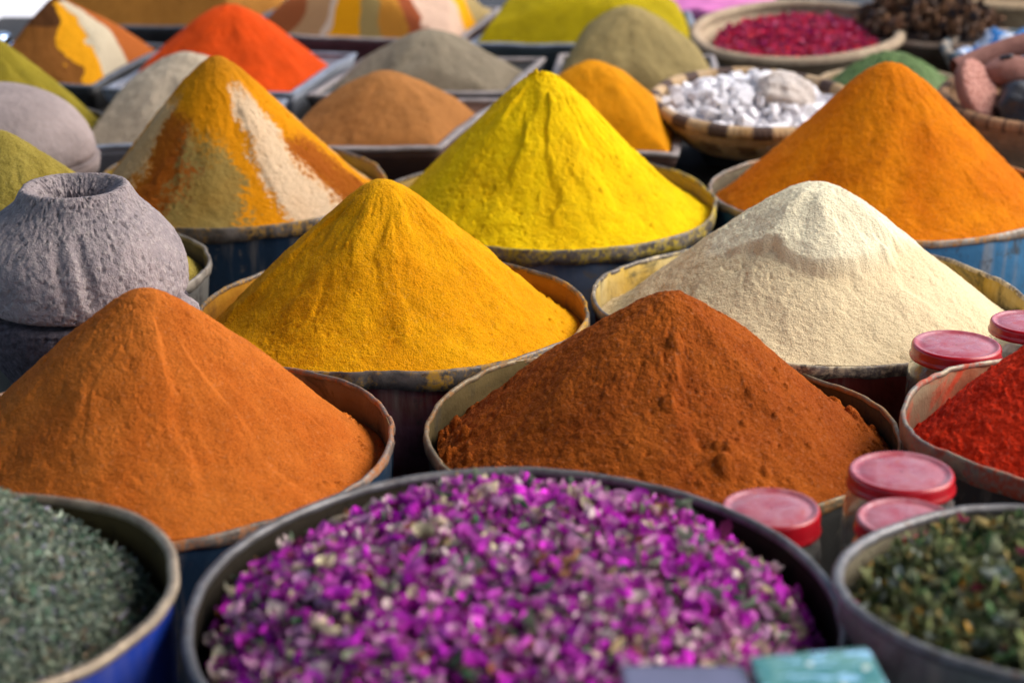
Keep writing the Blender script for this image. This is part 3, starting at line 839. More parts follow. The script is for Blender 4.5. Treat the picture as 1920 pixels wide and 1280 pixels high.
# ------------------------------------------------------------------ stone pots
n = N('pitted_grey_stone')
c = n.mix(n.rng(n.noise(13, 5, 0.65, dist=0.5), 0.34, 0.66), (0.39, 0.32, 0.315), (0.25, 0.215, 0.225))
c = n.mix(n.rng(n.noise(150, 3, 0.65), 0.50, 0.66, 0, 0.6), c, (0.50, 0.43, 0.40))
c = n.mix(n.rng(n.noise(110, 3, 0.7), 0.60, 0.70, 0, 0.7), c, (0.10, 0.085, 0.10))
b = n.bump(n.noise(75, 4, 0.7), 0.006, 0.8)
b = n.bump(n.noise(260, 2, 0.6), 0.0016, 0.7, b)
M_stone = n.set(c, 0.95, 0, b, 0.15)
M_bowl_shade = plain('shade_dark_speckled_stone', (0.12, 0.10, 0.115), 0.9, var=0.6, scale=120, bump=0.005, bscale=90, spec=0.15)  # bowl stone darkened; shade below the dome is put into its colour
M_clay = plain('pale_lilac_clay', (0.37, 0.30, 0.285), 0.95, var=0.3, scale=11, bump=0.004, bscale=80, spec=0.1)

def pot_noise(seed, amp, grooves=()):
    def dr(P, z, t):
        f = fbm(st3(np.cos(P) * 1.8, np.sin(P) * 1.8, z * 14), 2, seed).reshape(P.shape) * 0.003 * amp
        q = fbm(st3(np.cos(P) * 22, np.sin(P) * 22, z * 180), 3, seed + 3).reshape(P.shape) * 0.0018 * amp
        pit = np.clip(fbm(st3(np.cos(P) * 30, np.sin(P) * 30, z * 250), 2, seed + 4).reshape(P.shape) - 0.28, 0, 1) * -0.010 * amp
        return f + q + pit
    return dr
# front pot: a pierced dome standing on its bowl
GX, GY = -0.517, 2.14
pot = thing('stone_pot', 'pitted grey stone pot with open neck and carved grooves at left', 'pot', (GX, GY, 0.36))
zb = 0.36
prof = []
pts = [(0.116, 0.508), (0.124, 0.514), (0.1275, 0.526), (0.1265, 0.545), (0.121, 0.566), (0.110, 0.587), (0.096, 0.604), (0.083, 0.617), (0.073, 0.628), (0.0665, 0.640), (0.0625, 0.6455), (0.057, 0.6455), (0.051, 0.640), (0.041, 0.628), (0.037, 0.614), (0.04, 0.597), (0.05, 0.57)]
def dens(pts, k):
    pts = np.array(pts); t = np.arange(len(pts)); tt = np.linspace(0, len(pts) - 1, (len(pts) - 1) * k + 1)
    # catmull rom
    out = []
    for s in tt:
        i = min(int(s), len(pts) - 2); f = s - i
        p0, p1, p2, p3 = pts[max(i - 1, 0)], pts[i], pts[i + 1], pts[min(i + 2, len(pts) - 1)]
        out.append(0.5 * ((2 * p1) + (-p0 + p2) * f + (2 * p0 - 5 * p1 + 4 * p2 - p3) * f * f + (-p0 + 3 * p1 - 3 * p2 + p3) * f ** 3))
    return np.array(out)
pn = pot_noise(41, 1.0)
def dome_dr(P, z, t):
    out = pn(P, z, t) + 0.020 * np.clip(-np.cos(P), 0, 1) * sstep(0.53, 0.58, z) * (1 - sstep(0.58, 0.63, z)) * (t < 96)
    az = np.arctan2(np.cos(P), -np.sin(P))
    mid = sstep(0.525, 0.54, z + 0) * (1 - sstep(0.595, 0.615, z))
    for a, w, d in ((-1, 0.05, 0.0032), (13, 0.06, 0.0055)):
        lean = R_(a) + (0.60 - z) * 1.6
        out = out - d * mid * np.exp(-((az - lean) / w) ** 2) + 0.3 * d * mid * np.exp(-((az - lean + 1.7 * w) / w) ** 2)
    return out
V, Q = lathe(dens(pts, 8), 360, dome_dr)
V[:, 2] -= zb
link('dome', mesh('dome', V, [Q], M_stone), pot)
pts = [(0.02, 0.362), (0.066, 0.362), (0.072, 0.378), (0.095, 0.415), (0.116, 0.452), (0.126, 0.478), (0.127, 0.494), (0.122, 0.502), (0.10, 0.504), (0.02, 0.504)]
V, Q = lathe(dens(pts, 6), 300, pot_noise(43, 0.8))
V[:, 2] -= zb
link('bowl', mesh('bowl', V, [Q], M_bowl_shade), pot)
import bmesh
def blob(name, m, s, seed, amp=0.15, sub=4, freq=2.0):
    bm = bmesh.new()
    bmesh.ops.create_icosphere(bm, subdivisions=sub, radius=1)
    V = np.array([v.co[:] for v in bm.verts])
    k = 1 + amp * fbm(V * freq + seed, 3, seed)
    for v, kk in zip(bm.verts, k): v.co = Vector((v.co.x * s[0] * kk, v.co.y * s[1] * kk, v.co.z * s[2] * kk))
    for f in bm.faces: f.smooth = True
    me = bpy.data.meshes.new(name); bm.to_mesh(me); bm.free(); me.materials.append(m)
    return me
link('lug', blob('lug', M_stone, (0.022, 0.02, 0.026), 3, 0.2), pot, (0.122, -0.03, 0.135))
crate('dark crate under the stone pot', (GX, GY), (0.13, 0.13, 0.36))

# back pot: smooth lilac clay dome
p2 = thing('clay_pot', 'smooth lilac grey clay dome pot at left behind the khaki cone', 'pot', (-0.845, 3.0, 0.36))
V, Q = lathe(dens([(0.154, 0.112), (0.157, 0.122), (0.152, 0.145), (0.137, 0.172), (0.112, 0.197), (0.078, 0.216), (0.04, 0.228), (0.002, 0.232)], 8), 160, pot_noise(45, 0.6))
link('dome', mesh('dome', V, [Q], M_clay), p2)
V, Q = lathe(dens([(0.02, 0.002), (0.10, 0.002), (0.12, 0.02), (0.155, 0.07), (0.163, 0.095), (0.161, 0.107), (0.15, 0.110), (0.02, 0.110)], 6), 160, pot_noise(46, 0.6))
link('bowl', mesh('bowl', V, [Q], M_clay), p2)
crate('dark crate under the lilac clay pot', (-0.845, 3.0), (0.2, 0.2, 0.36))

# ------------------------------------------------------------------ square trays with mounds
TZ = 0.382
def poly_ring(cs, npe, shrink, cen):
    out = []
    for k in range(4):
        a, b_ = np.array(cs[k]), np.array(cs[(k + 1) % 4])
        for j in range(npe): out.append(a + (b_ - a) * j / npe)
    out = np.array(out, float)
    d = cen - out
    return out + d * (shrink / np.linalg.norm(d, axis=1))[:, None]
def tray(label, cs, m, m_rim, z=0.45, seed=1):
    cs = [np.array(c, float) for c in cs]
    cen = sum(cs) / 4
    root = thing('spice_tray', label, 'tray', (cen[0], cen[1], TZ))
    npe = 16
    rows = [(0.040, TZ), (0.012, z - 0.02), (0.006, z - 0.006), (0.020, z - 0.006), (0.05, TZ + 0.012), (0.3, TZ + 0.012)]
    V = []
    for sh, zz in rows:
        r = poly_ring(cs, npe, sh, cen) - cen
        dz = 0.0022 * vn(st3(r[:, 0] * 14, r[:, 1] * 14, 0 * r[:, 0]), seed)
        V.append(np.c_[r, np.full(len(r), zz - TZ) + (dz if zz > TZ + 0.02 else 0)])
    V = np.concatenate(V)
    link('tray_body', mesh('tray_body', V, [grid_faces(len(rows), npe * 4)], m, smooth=False), root)
    rows = [(0.004, z - 0.0055), (0.002, z - 0.001), (0.006, z + 0.0015), (0.018, z + 0.0015), (0.022, z - 0.001), (0.021, z - 0.0055)]
    V = []
    for sh, zz in rows:
        r = poly_ring(cs, npe, sh, cen) - cen
        dz = 0.0022 * vn(st3(r[:, 0] * 14, r[:, 1] * 14, 0 * r[:, 0]), seed)
        V.append(np.c_[r, np.full(len(r), zz - TZ) + dz])
    link('rim', mesh('rim', np.concatenate(V), [grid_faces(len(rows), npe * 4)], m_rim, smooth=False), root)
    return cen

def tray_mound(label, cs, apex, m, slope=0.62, eps=0.03, level=-0.012, z=0.45, seed=1, n_=150, colf=None, clump=1.0, front=0.0):
    cs = [np.array(c, float) for c in cs]
    cen = sum(cs) / 4
    cs = [c + (cen - c) / np.linalg.norm(cen - c) * 0.030 for c in cs]
    u = np.linspace(0, 1, n_)
    A, B = np.meshgrid(u, u, indexing='ij')
    XY = (cs[0][None, None] * ((1 - A) * (1 - B))[..., None] + cs[1] * (A * (1 - B))[..., None] + cs[2] * (A * B)[..., None] + cs[3] * ((1 - A) * B)[..., None])
    x, y = XY[..., 0] - cen[0], XY[..., 1] - cen[1]
    ax, ay, az_ = apex[0] - cen[0], apex[1] - cen[1], apex[2] - z
    dx, dy = x - ax, y - ay
    d = np.sqrt(dx * dx + dy * dy)
    ang = np.arctan2(dx, -dy)
    X = st3(x, y, 0 * x)
    sl = slope * (1 + 0.10 * fbm(st3(np.cos(ang) * 2, np.sin(ang) * 2, d * 4), 3, seed).reshape(x.shape))
    cone = az_ - sl * (np.sqrt(d * d + eps * eps) - eps)
    lv = level + 0.010 * fbm(X * 9, 2, seed + 2).reshape(x.shape)
    k = 0.010
    h = k * np.logaddexp(cone / k, lv / k)
    h = h + 0.005 * fbm(X * 16, 3, seed + 3).reshape(x.shape) * sstep(0, 0.04, d) + clump * 0.0012 * fbm(X * 90, 2, seed + 4).reshape(x.shape)
    h = h + 0.004 * fbm(st3(np.cos(ang) * 2.5, np.sin(ang) * 2.5, d * 9), 3, seed + 6).reshape(x.shape) * sstep(0.02, 0.08, d)
    ed = np.minimum.reduce([A * np.linalg.norm(cs[1] - cs[0]), (1 - A) * np.linalg.norm(cs[1] - cs[0]), B * np.linalg.norm(cs[3] - cs[0]), (1 - B) * np.linalg.norm(cs[3] - cs[0])])
    cap_ = -0.003 + 1.9 * ed
    h = -0.008 * np.logaddexp(-h / 0.008, -cap_ / 0.008)
    V = np.stack([x, y, h], -1).reshape(-1, 3)
    col = colf(x.ravel(), y.ravel(), d.ravel(), ang.ravel()) if colf else None
    o = link('spice_mound', mesh('spice_mound', V, [grid_faces(n_, n_, False)], m, col=col), None, (cen[0], cen[1], z))
    tag(o, label, 'spice mound')

W_dark = plain('dark_tray_paint', (0.05, 0.05, 0.052), 0.7, var=0.5, scale=14)
W_mauve = plain('faded_mauve_paint', (0.19, 0.075, 0.085), 0.7, var=0.4, scale=12)
W_teal = plain('dark_teal_paint', (0.06, 0.085, 0.095), 0.7, var=0.4, scale=12)
W_brown = plain('brown_tray_wood', (0.12, 0.06, 0.042), 0.75, var=0.4, scale=12)
W_grey = plain('blue_grey_tray_paint', (0.26, 0.28, 0.33), 0.7, var=0.35, scale=12)
R_worn = plain('worn_tray_edge', (0.30, 0.26, 0.25), 0.6, var=0.5, scale=30)
R_blue = plain('blue_grey_tray_edge', (0.20, 0.23, 0.29), 0.6, var=0.5, scale=30)
R_dark = plain('dark_tray_edge', (0.10, 0.11, 0.13), 0.6, var=0.5, scale=30)

pw = lambda nm, c, **k: powder(nm, c, **k)
cN = [(-0.45, 3.150), (-0.120, 3.148), (-0.012, 3.560), (-0.345, 3.560)]
tray('brown tray holding the tan mound', cN, W_brown, R_worn, seed=1)
tray_mound('tan brown powder mound in the brown tray behind turmeric and lemon cones', cN, (-0.229, 3.34, 0.547), pw('tan_brown_powder', (0.48, 0.205, 0.06)), 0.70, 0.05, level=-0.03, seed=51)
cO = [(-0.405, 3.590), (0.000, 3.620), (0.075, 3.98), (-0.31, 4.03)]
tray('tray with pale worn edge holding the grey mound', cO, W_dark, R_worn, seed=2)
tray_mound('grey brown powder mound behind the tan one', cO, (-0.166, 3.78, 0.546), pw('grey_brown_powder', (0.30, 0.25, 0.175)), 0.66, 0.05, level=-0.03, seed=52)
cR = [(-0.815, 3.650), (-0.425, 3.600), (-0.335, 4.04), (-0.735, 4.12)]
tray('blue grey edged tray holding the bright red-orange mound', cR, W_grey, R_blue, seed=3)
tray_mound('bright red-orange powder mound in the back left tray', cR, (-0.581, 3.85, 0.586), pw('red_orange_powder', (0.72, 0.075, 0.006), speck=0.12), 0.80, 0.04, level=-0.03, seed=53)
cS = [(-0.780, 3.150), (-0.475, 3.180), (-0.43, 3.55), (-0.745, 3.610)]
tray('blue grey tray holding the off-white mound', cS, W_grey, R_blue, seed=4)
tray_mound('off-white powder mound partly hidden by the striped cone', cS, (-0.597, 3.38, 0.574), pw('off_white_powder', (0.56, 0.47, 0.35)), 0.75, 0.05, level=-0.035, seed=54)
def dark_multi(x, y, d, ang):
    g = fbm(st3(x * 18, y * 18, 0 * x), 3, 64) * 16
    a = np.degrees(ang) + g
    c = np.tile(np.array((0.075, 0.028, 0.008)), (len(x), 1))
    for a0, a1, q in ((-28, 22, (0.20, 0.075, 0.014)), (22, 46, (0.70, 0.32, 0.008)), (46, 82, (0.52, 0.45, 0.32)), (82, 130, (0.36, 0.10, 0.02)), (-110, -70, (0.25, 0.2, 0.06))):
        c = np.where(((a > a0) & (a < a1) & (d > (0.10 if a1 == 22 else 0.03)))[:, None], np.array(q), c)
    return c
cT = [(-1.10, 3.700), (-0.835, 3.680), (-0.755, 4.15), (-1.02, 4.20)]
tray('dark tray holding the brown striped mound at far left', cT, W_dark, R_dark, seed=5)
tray_mound('dark brown mound with yellow and cream stripes at far left', cT, (-0.972, 3.95, 0.588), powder('dark_striped_powder', (0.3, 0.15, 0.05), attr=True), 0.66, 0.03, level=-0.03, seed=55, colf=dark_multi)
cU = [(-1.12, 4.38), (-0.625, 4.35), (-0.52, 4.84), (-1.05, 4.90)]
tray('dark tray holding the ochre brown mound at the back', cU, W_dark, R_dark, seed=6)
tray_mound('broad ochre brown mound at the back behind the striped brown one', cU, (-0.83, 4.60, 0.64), pw('ochre_brown_powder', (0.40, 0.17, 0.03)), 0.42, 0.06, level=0.01, seed=56)
def back_multi(x, y, d, ang):
    g = fbm(st3(x * 18, y * 18, 0 * x), 3, 65) * 7
    a = np.degrees(ang) + g
    c = np.tile(np.array((0.40, 0.30, 0.13)), (len(x), 1))
    for a0, a1, q in ((-75, -52, (0.52, 0.42, 0.24)), (-52, -40, (0.30, 0.09, 0.03)), (-40, -26, (0.42, 0.25, 0.12)), (-26, -20, (0.62, 0.50, 0.38)), (-20, 0, (0.72, 0.33, 0.006)), (0, 14, (0.34, 0.25, 0.09)),
                      (14, 24, (0.50, 0.22, 0.03)), (24, 34, (0.34, 0.085, 0.03)), (34, 60, (0.66, 0.46, 0.34)), (60, 85, (0.80, 0.38, 0.006))):
        c = np.where(((a > a0) & (a < a1) & (d > 0.03))[:, None], np.array(q), c)
    return c
cP = [(-0.610, 4.270), (-0.115, 4.160), (-0.02, 4.64), (-0.49, 4.72)]
tray('faded mauve tray holding the striped mound at the back', cP, W_mauve, R_worn, seed=7)
tray_mound('broad mound with yellow, cream, rust and olive stripes at the back', cP, (-0.345, 4.46, 0.625), powder('back_striped_powder', (0.4, 0.25, 0.08), attr=True), 0.58, 0.04, seed=57, colf=back_multi)
cQ = [(-0.105, 4.140), (0.43, 4.110), (0.44, 4.60), (0.0, 4.62)]
tray('dark teal tray holding the olive yellow mound at the back', cQ, W_teal, R_blue, seed=8)
tray_mound('broad olive yellow mound at the back behind the khaki one', cQ, (0.155, 4.36, 0.60), pw('olive_yellow_powder', (0.50, 0.38, 0.006)), 0.52, 0.06, level=0.0, seed=58)
cV = [(0.055, 3.560), (0.42, 3.530), (0.44, 4.02), (0.10, 4.03)]
tray('dark tray holding the khaki beige mound', cV, W_dark, R_worn, seed=9)
tray_mound('khaki beige powder mound beside the salt basket', cV, (0.236, 3.76, 0.597), pw('khaki_beige_powder', (0.38, 0.29, 0.12)), 0.85, 0.05, level=-0.03, seed=59)
cW = [(-0.035, 3.115), (0.286, 3.105), (0.335, 3.47), (0.03, 3.50)]
tray('brown tray with pale worn edge holding the golden mound', cW, W_brown, R_worn, seed=10)
tray_mound('golden orange mound behind the lemon cone, beside the salt basket', cW, (0.142, 3.28, 0.578), pw('golden_orange_powder', (0.78, 0.31, 0.005), speck=0.12), 0.85, 0.045, level=-0.03, seed=60)

# olive cone at far left
tub('dark bowl holding the olive cone at the far left edge', -0.955, 3.32, 0.45, 0.215, P_darkt, I_olive, E_dark, seed=24, band=0.012, wob=1.0)
mound('olive green powder cone at the far left edge', -0.955, 3.32, 0.45, 0.208, 0.166, powder('olive_green_powder', (0.33, 0.26, 0.025)), apex=(0.02, 0), p=1.05, eps=0.08, seed=61, rings=110, segs=300, back=0.02)

# metal bottle
M_chrome = plain('shiny_blue_steel', (0.42, 0.55, 0.75), 0.18, 1.0, var=0.15)
r = thing('steel_canister', 'shiny blue steel canister at the far left edge', 'canister', (-1.07, 3.86, 0.3805))
V, Q = lathe([(0.002, 0), (0.050, 0), (0.052, 0.004), (0.052, 0.105), (0.047, 0.118), (0.03, 0.124)], 64)
link('body', mesh('body', V, [Q], M_chrome), r)
V, Q = lathe([(0.030, 0.1235), (0.031, 0.138), (0.026, 0.143), (0.001, 0.144)], 48)
link('cap', mesh('cap', V, [Q], M_chrome), r)

# ------------------------------------------------------------------ coiled baskets
def straw(name):
    n = N(name)
    c = n.mix(n.rng(n.noise(90, 3, 0.6), 0.3, 0.7, 0, 0.45), n.attr(), (0.12, 0.07, 0.04))
    return n.set(c, 0.8, 0, n.bump(n.noise(240, 2, 0.6), 0.001, 0.7), 0.2)
M_straw = straw('coiled_straw')
def basket(label, x, y, z0, R, h, tilt=(0, 0), colf=None, coil=0.011, flare=0.72, depth=0.5, rimr=0.011, seed=1, floor=0.0):
    root = thing('straw_basket', label, 'basket', (x, y, z0), (R_(tilt[0]), R_(tilt[1]), 0))
    SEG = 240
    def prof_of(a, b_, n_):
        return [(a[0] + (b_[0] - a[0]) * k / n_, a[1] + (b_[1] - a[1]) * k / n_) for k in range(n_ + 1)]
    arc = []
    for k in range(61):
        t = k / 60
        arc.append((R * (flare + (1 - flare) * t ** 0.7), h * t))
    arc = np.array(arc)
    s = np.r_[0, np.cumsum(np.linalg.norm(np.diff(arc, axis=0), axis=1))]
    bul = np.abs(np.sin(np.pi * s / coil)) ** 0.7 * 0.0035
    outer = np.c_[arc[:, 0] + bul, arc[:, 1]]
    inner = np.c_[arc[::-1, 0] - 0.010 - bul[::-1], arc[::-1, 1]]
    inner = inner[: int(61 * 0.95)]
    inner[:, 1] = np.maximum(inner[:, 1], 0.006)
    prof = np.concatenate([[(0.002, 0.0)], outer, inner, [(0.002, 0.006)]])
    st = lambda P, z, t: 0.0007 * np.sin(P * 150 + t * 0.9) + 0.004 * vn(st3(np.cos(P) * 1.5, np.sin(P) * 1.5, z * 4), seed).reshape(P.shape)
    V, Q = lathe(prof, SEG, st)
    col = colf(np.arctan2(V[:, 0], -V[:, 1]), V[:, 2] / h, np.hypot(V[:, 0], V[:, 1]) / R)
    link('basket_wall', mesh('basket_wall', V, [Q], M_straw, col=col), root)
    sec = [(R - 0.004 + rimr * math.cos(a), h + rimr * 0.5 + rimr * math.sin(a)) for a in np.linspace(0, 2 * math.pi, 13)]
    V, Q = lathe(sec, SEG * 2, lambda P, z, t: 0.0011 * np.sin(P * 120 + z * 200) + 0.004 * vn(st3(np.cos(P) * 1.5, np.sin(P) * 1.5, 0 * z + h * 4), seed).reshape(P.shape),
                 lambda P, z, t: 0.003 * vn(st3(np.cos(P) * 2, np.sin(P) * 2, 0 * z), seed + 4).reshape(P.shape))
    col = colf(np.arctan2(V[:, 0], -V[:, 1]), np.full(len(V), 1.2), np.hypot(V[:, 0], V[:, 1]) / R)
    link('rim', mesh('rim', V, [Q], M_straw, col=col), root)
    return root
def plain_straw(c1, c2, stripes=None, seed=1):
    def f(a, t, rr):
        g = vn(st3(np.cos(a) * 6, np.sin(a) * 6, t * 5), seed)
        col = np.array(c1)[None] + (np.array(c2) - np.array(c1))[None] * (0.5 + 0.5 * g)[:, None]
        if stripes:
            for n_, duty, cc, t0, t1, off in stripes:
                w = ((a * n_ / (2 * np.pi) + off + t * 0.15) % 1.0) < duty
                m = w & (t >= t0) & (t <= t1)
                col = np.where(m[:, None], np.array(cc), col)
        return col
    return f
# red petals basket
b1 = (0.639, 4.173)
basket('pale coiled straw basket of red petals at the back', b1[0], b1[1], 0.400, 0.232, 0.066, (6, -3), plain_straw((0.46, 0.36, 0.24), (0.34, 0.25, 0.17)), flare=0.66, rimr=0.013, seed=1)
def h_redp(x, y): return 0.068 - 0.10 * (x * x + y * y) / 0.03 * 0.1 + 0.004 * vn(st3(x * 40, y * 40, 0 * x), 74)
heap('red_petals', 'crimson dried petals in the pale straw basket', 'petal heap', (b1[0], b1[1], 0.402), (R_(6), R_(-3), 0),
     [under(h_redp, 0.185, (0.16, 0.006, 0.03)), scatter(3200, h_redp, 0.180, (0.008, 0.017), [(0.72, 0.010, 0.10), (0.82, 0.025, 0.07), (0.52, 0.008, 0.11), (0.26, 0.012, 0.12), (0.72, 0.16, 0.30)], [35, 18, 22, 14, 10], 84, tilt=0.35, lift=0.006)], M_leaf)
# salt basket
b2 = (0.433, 3.324)
basket('coiled basket with dark and tan checks full of white salt lumps', b2[0], b2[1], 0.425, 0.180, 0.064, (6, 0),
       plain_straw((0.58, 0.42, 0.25), (0.44, 0.28, 0.13), [(15, 0.45, (0.075, 0.05, 0.045), 0.99, 1.3, 0.1), (15, 0.5, (0.20, 0.12, 0.06), 0.3, 0.62, 0.55)], 2), flare=0.6, rimr=0.012, seed=2)
link_stand = crate('dark crate between table and striped salt basket', (0.433, 3.39), (0.16, 0.16, 0.4265))
n = N('white_salt_crystal')
c = n.mix(n.rng(n.noise(60, 4, 0.6), 0.44, 0.70, 0, 0.5), (0.82, 0.81, 0.85), (0.64, 0.52, 0.45))
M_salt = n.set(c, 0.5, 0, n.bump(n.noise(120, 3, 0.6), 0.002, 0.6), 0.5, **{'Subsurface Weight': 0.35, 'Subsurface Radius': (0.01, 0.01, 0.01)})
n = N('creamy_salt')
c = n.mix(n.rng(n.noise(40, 4, 0.6), 0.38, 0.64), (0.80, 0.73, 0.67), (0.66, 0.53, 0.45))
M_salt2 = n.set(c, 0.6, 0, n.bump(n.noise(90, 4, 0.65), 0.006, 0.8), 0.4, **{'Subsurface Weight': 0.25, 'Subsurface Radius': (0.01, 0.01, 0.01)})
def crystal(seed, s=1.0, sub=3):
    g = np.random.default_rng(seed)
    bm = bmesh.new()
    bmesh.ops.create_icosphere(bm, subdivisions=sub, radius=1)
    V = np.array([v.co[:] for v in bm.verts])
    for k in range(9):
        nrm = g.normal(size=3); nrm /= np.linalg.norm(nrm)
        dd = g.uniform(0.35, 0.8)
        over = np.clip(V @ nrm - dd, 0, None)
        V = V - over[:, None] * nrm[None] * 0.95
    V = V * (1 + 0.06 * fbm(V * 3 + seed, 2, seed))[:, None] * g.uniform(0.7, 1.25, 3)[None]
    for v, p in zip(bm.verts, V): v.co = Vector(p * s)
    for f in bm.faces: f.smooth = sub > 3
    me = bpy.data.meshes.new('salt_lump'); bm.to_mesh(me); bm.free(); me.materials.append(M_salt)
    return me
def h_salt(x, y): return 0.060 + 0.036 * np.clip(1 - (x * x + y * y) / 0.023, -0.2, 1) + 0.008 * vn(st3(x * 30, y * 30, 0 * x), 75)
MS = Matrix.Translation((b2[0], b2[1], 0.418)) @ Euler((R_(6), 0, 0)).to_matrix().to_4x4()
V, Q, _ = under(h_salt, 0.158, (0, 0, 0))
o = link('salt_grains', mesh('salt_grains', V - np.array((0, 0, 0.006)), [Q], M_salt), None, MS.translation, MS.to_euler())
tag(o, 'fine white salt filling the striped basket under the lumps', 'salt', kind='stuff')
protos = [crystal(200 + k) for k in range(9)]
g = np.random.default_rng(12)
pts_ = []
t_ = 0
while len(pts_) < 190 and t_ < 12000:
    t_ += 1
    r = 0.156 * math.sqrt(g.random()); a = g.random() * 6.283
    x, y = r * math.cos(a), r * math.sin(a)
    if math.hypot(x - 0.055, y + 0.005) < 0.052: continue
    if any((x - q[0]) ** 2 + (y - q[1]) ** 2 < 0.0175 ** 2 for q in pts_): continue
    pts_.append((x, y))
    sc = g.uniform(0.009, 0.024)
    o = link('salt_lump', protos[int(g.integers(9))], None, MS @ Vector((x, y, float(h_salt(np.array([x]), np.array([y]))[0]) + 0.003)), (g.uniform(0, 6), g.uniform(0, 6), g.uniform(0, 6)))
    o.scale = (sc, sc, sc)
    tag(o, 'white rock salt lump heaped in the striped basket', 'salt lump', 'rock salt lumps in the striped basket')
o = link('salt_lump', blob('salt_lump', M_salt2, (1, 1, 1), 26, 0.22, 5, 2.6), None, MS @ Vector((0.055, -0.020, 0.090)), (0.2, 0.1, 0.5))
o.scale = (0.060, 0.052, 0.046)
tag(o, 'largest rounded creamy salt lump on top of the striped basket', 'salt lump', 'rock salt lumps in the striped basket')

# green powder basket
gb = (0.762, 3.71)
basket('low straw basket holding the green herb mound', gb[0], gb[1], 0.382, 0.142, 0.062, (0, 0), plain_straw((0.42, 0.32, 0.20), (0.3, 0.22, 0.13)), flare=0.7, rimr=0.009, seed=3)
mound('rounded sage green powder mound behind the amber cone', gb[0], gb[1], 0.440, 0.134, 0.074, powder('sage_green_powder', (0.13, 0.22, 0.075), (0.19, 0.27, 0.12), grain=1.5), p=0.85, eps=0.35, seed=62, rings=90, segs=240, back=0.01, clump=2.0)

# brown dried bark heap
bb = (0.945, 4.22)
basket('straw basket heaped with dried brown bark at the back', bb[0], bb[1], 0.382, 0.165, 0.07, (0, 0), plain_straw((0.20, 0.15, 0.11), (0.13, 0.09, 0.07)), flare=0.7, rimr=0.010, seed=4)
def h_bark(x, y): return 0.115 * np.clip(1 - np.hypot(x, y) / 0.2, 0, 1) + 0.01
heap('dried_bark', 'heap of dark brown dried bark and pods at the back right', 'bark heap', (bb[0], bb[1], 0.435), (0, 0, 0),
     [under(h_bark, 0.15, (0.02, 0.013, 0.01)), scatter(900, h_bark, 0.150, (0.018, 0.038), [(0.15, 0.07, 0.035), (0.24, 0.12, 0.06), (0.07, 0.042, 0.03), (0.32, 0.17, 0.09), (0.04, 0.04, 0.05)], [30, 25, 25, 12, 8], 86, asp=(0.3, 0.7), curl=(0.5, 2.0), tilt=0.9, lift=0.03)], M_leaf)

# wrapped blue and white sweets
b3 = (1.085, 3.98)
basket('striped straw basket of blue and white wrapped pieces at right edge', b3[0], b3[1], 0.382, 0.160, 0.078, (4, 0), plain_straw((0.40, 0.33, 0.25), (0.3, 0.24, 0.18), [(15, 0.45, (0.07, 0.11, 0.13), 0.8, 1.3, 0.0)], 5), flare=0.66, rimr=0.010, seed=5)
M_wrapw = plain('white_blue_film', (0.62, 0.68, 0.80), 0.2, var=0.25, scale=50, spec=0.5)
M_wrapb = plain('blue_film', (0.03, 0.20, 0.52), 0.2, var=0.4, scale=40, spec=0.5)
V, Q = lathe([(0.001, -0.036), (0.010, -0.036), (0.0135, -0.032), (0.014, -0.012), (0.0137, 0.012), (0.014, 0.030), (0.009, 0.036), (0.003, 0.036), (0.006, 0.045), (0.001, 0.047)], 20, dr=lambda P, z, t: 0.0012 * np.sin(P * 5 + z * 120))
rows = np.repeat(np.arange(9), 20)
wm = mesh('wrapped_sweet', V, [Q], [M_wrapw, M_wrapb], midx=((rows == 3) | (rows == 0)).astype(int))
wm2 = mesh('wrapped_sweet', V * np.array((1.15, 1.15, 0.8)), [Q], [M_wrapw, M_wrapb], midx=((rows >= 3) & (rows < 5)).astype(int))
g = np.random.default_rng(31)
for k in range(30):
    lay = 0 if k < 18 else 1
    r = (0.118 if lay == 0 else 0.07) * math.sqrt((k % 18 + 0.5) / 18 if lay == 0 else (k - 17.5) / 12); a = k * 2.4
    o = link('wrapped_sweet', wm if k % 3 else wm2, None, (b3[0] + r * math.cos(a), b3[1] + r * math.sin(a), 0.452 + lay * 0.026 + 0.008 * g.random()), (R_(90) + g.normal(0, 0.25), 0, g.uniform(0, 6.28)))
    tag(o, 'blue and white film wrapped roll piled in the right edge basket', 'wrapped roll', 'blue and white wrapped rolls in the basket')

# clay pieces and black stones basket
b4 = (0.957, 3.30)
basket('brown coiled basket of clay pieces and black stones at right edge', b4[0], b4[1], 0.382, 0.186, 0.115, (5, 0), plain_straw((0.42, 0.24, 0.12), (0.30, 0.16, 0.08), [(40, 0.25, (0.15, 0.08, 0.045), 0.99, 1.3, 0.0)], 6), flare=0.66, rimr=0.012, seed=6)
n = N('pink_terracotta')
c = n.mix(n.rng(n.noise(14, 4, 0.6), 0.35, 0.65), (0.30, 0.145, 0.115), (0.21, 0.095, 0.075))
M_terra = n.set(c, 0.9, 0, n.bump(n.noise(55, 4, 0.65), 0.005, 0.7), 0.15)
n = N('stippled_terracotta')
c = n.mix(n.rng(n.voro(150), 0.25, 0.45), (0.30, 0.11, 0.08), (0.48, 0.24, 0.19))
M_stip = n.set(c, 0.9, 0, n.bump(n.voro(150), 0.004, 0.8), 0.15)
M_black = plain('black_stone', (0.028, 0.030, 0.036), 0.5, var=0.4, scale=20, bump=0.006, bscale=40)
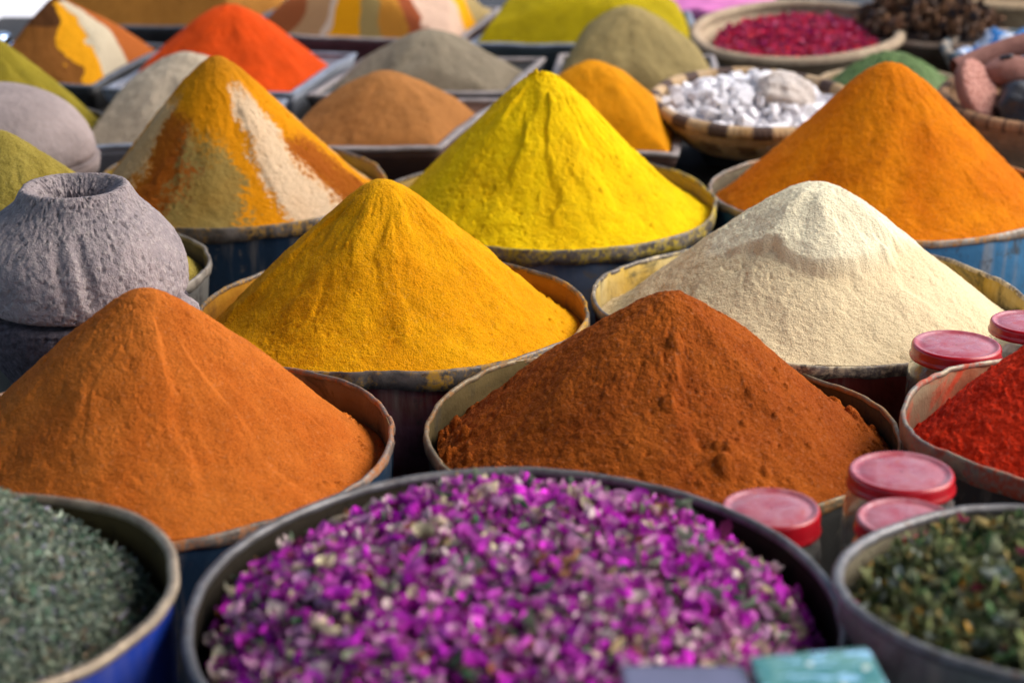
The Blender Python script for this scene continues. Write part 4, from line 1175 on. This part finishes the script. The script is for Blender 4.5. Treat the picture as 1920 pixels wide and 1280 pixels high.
# pumice-like foot scrubber: oval clay block with stippled top
r = thing('clay_scrubber', 'oval pink clay scrubber with stippled top in the right basket', 'scrubber', (0.818, 3.25, 0.528), (R_(52), R_(14), R_(30)))
V, Q = lathe(dens([(0.002, -0.016), (0.03, -0.016), (0.041, -0.008), (0.043, 0.004), (0.040, 0.0105)], 4), 64)
V[:, 1] *= 1.5
link('body', mesh('body', V, [Q], M_terra), r)
V, Q = lathe(dens([(0.0405, 0.0108), (0.036, 0.015), (0.02, 0.018), (0.001, 0.0185)], 4), 64)
V[:, 1] *= 1.5
link('stippled_face', mesh('stippled_face', V, [Q], M_stip), r)
def tube_mesh(name, pts, rad, m, seg=24):
    P = dens(pts, 8); Rr = np.interp(np.linspace(0, 1, len(P)), np.linspace(0, 1, len(rad)), rad)
    T = np.gradient(P, axis=0); T /= np.linalg.norm(T, axis=1)[:, None]
    up = np.array((0.1, 0.2, 1.0))
    A = np.cross(T, up); A /= np.linalg.norm(A, axis=1)[:, None]
    B = np.cross(A, T)
    ph = np.arange(seg) * 2 * np.pi / seg
    V = P[:, None] + Rr[:, None, None] * (A[:, None] * np.cos(ph)[None, :, None] + B[:, None] * np.sin(ph)[None, :, None])
    return mesh(name, V.reshape(-1, 3), [grid_faces(len(P), seg)], m)
r = thing('clay_ladle', 'terracotta ladle with a pierced bowl lying in the right basket', 'ladle', (0.880, 3.29, 0.556), (R_(-12), R_(-8), R_(10)))
link('bowl', blob('bowl', M_terra, (0.048, 0.036, 0.027), 4, 0.08), r)
link('handle', tube_mesh('handle', [(0.035, 0.0, 0.004), (0.07, 0.01, 0.012), (0.11, 0.025, 0.018)], [0.016, 0.013, 0.015], M_terra), r)
V, Q = lathe([(0.010, 0.0), (0.013, 0.003), (0.010, 0.006), (0.006, 0.004), (0.0055, -0.01)], 24)
o = link('spout_hole', mesh('spout_hole', V, [Q], M_black), r, (-0.002, -0.012, 0.0235))
o = link('clay_horn', tube_mesh('clay_horn', [(-0.08, 0, 0), (-0.03, 0.012, 0.016), (0.03, 0.02, 0.038), (0.08, 0.022, 0.055), (0.097, 0.02, 0.060)], [0.020, 0.023, 0.021, 0.015, 0.004], M_terra), None, (0.885, 3.36, 0.545))
tag(o, 'long curved terracotta horn lying behind the ladle', 'clay horn')
for sd_, loc, s, lab in ((5, (0.895, 3.205, 0.498), (0.058, 0.05, 0.048), 'large rough black stone below the ladle'), (9, (0.985, 3.27, 0.505), (0.06, 0.055, 0.045), 'smaller black stone behind the large one at right edge'), (13, (0.845, 3.30, 0.465), (0.05, 0.04, 0.035), 'dark stone under the oval clay scrubber')):
    tag(link('black_stone', blob('black_stone', M_black, s, sd_, 0.45, 4, 1.3), None, loc, (0.3, 0.2, sd_)), lab, 'stone')

# far right straw mat and pink cloth
basket('plain tan straw basket at the far top right corner', 1.22, 4.72, 0.382, 0.24, 0.085, (0, 0), plain_straw((0.50, 0.36, 0.21), (0.40, 0.28, 0.16)), flare=0.72, rimr=0.015, seed=8)
M_pink = plain('pink_cloth', (0.72, 0.20, 0.50), 0.7, var=0.3, scale=9)
o = link('folded_cloth', blob('folded_cloth', M_pink, (0.16, 0.09, 0.045), 8, 0.25, 5, 1.8), None, (0.535, 4.80, 0.42))
tag(o, 'bright pink folded cloth at the top edge behind olive mound', 'cloth')
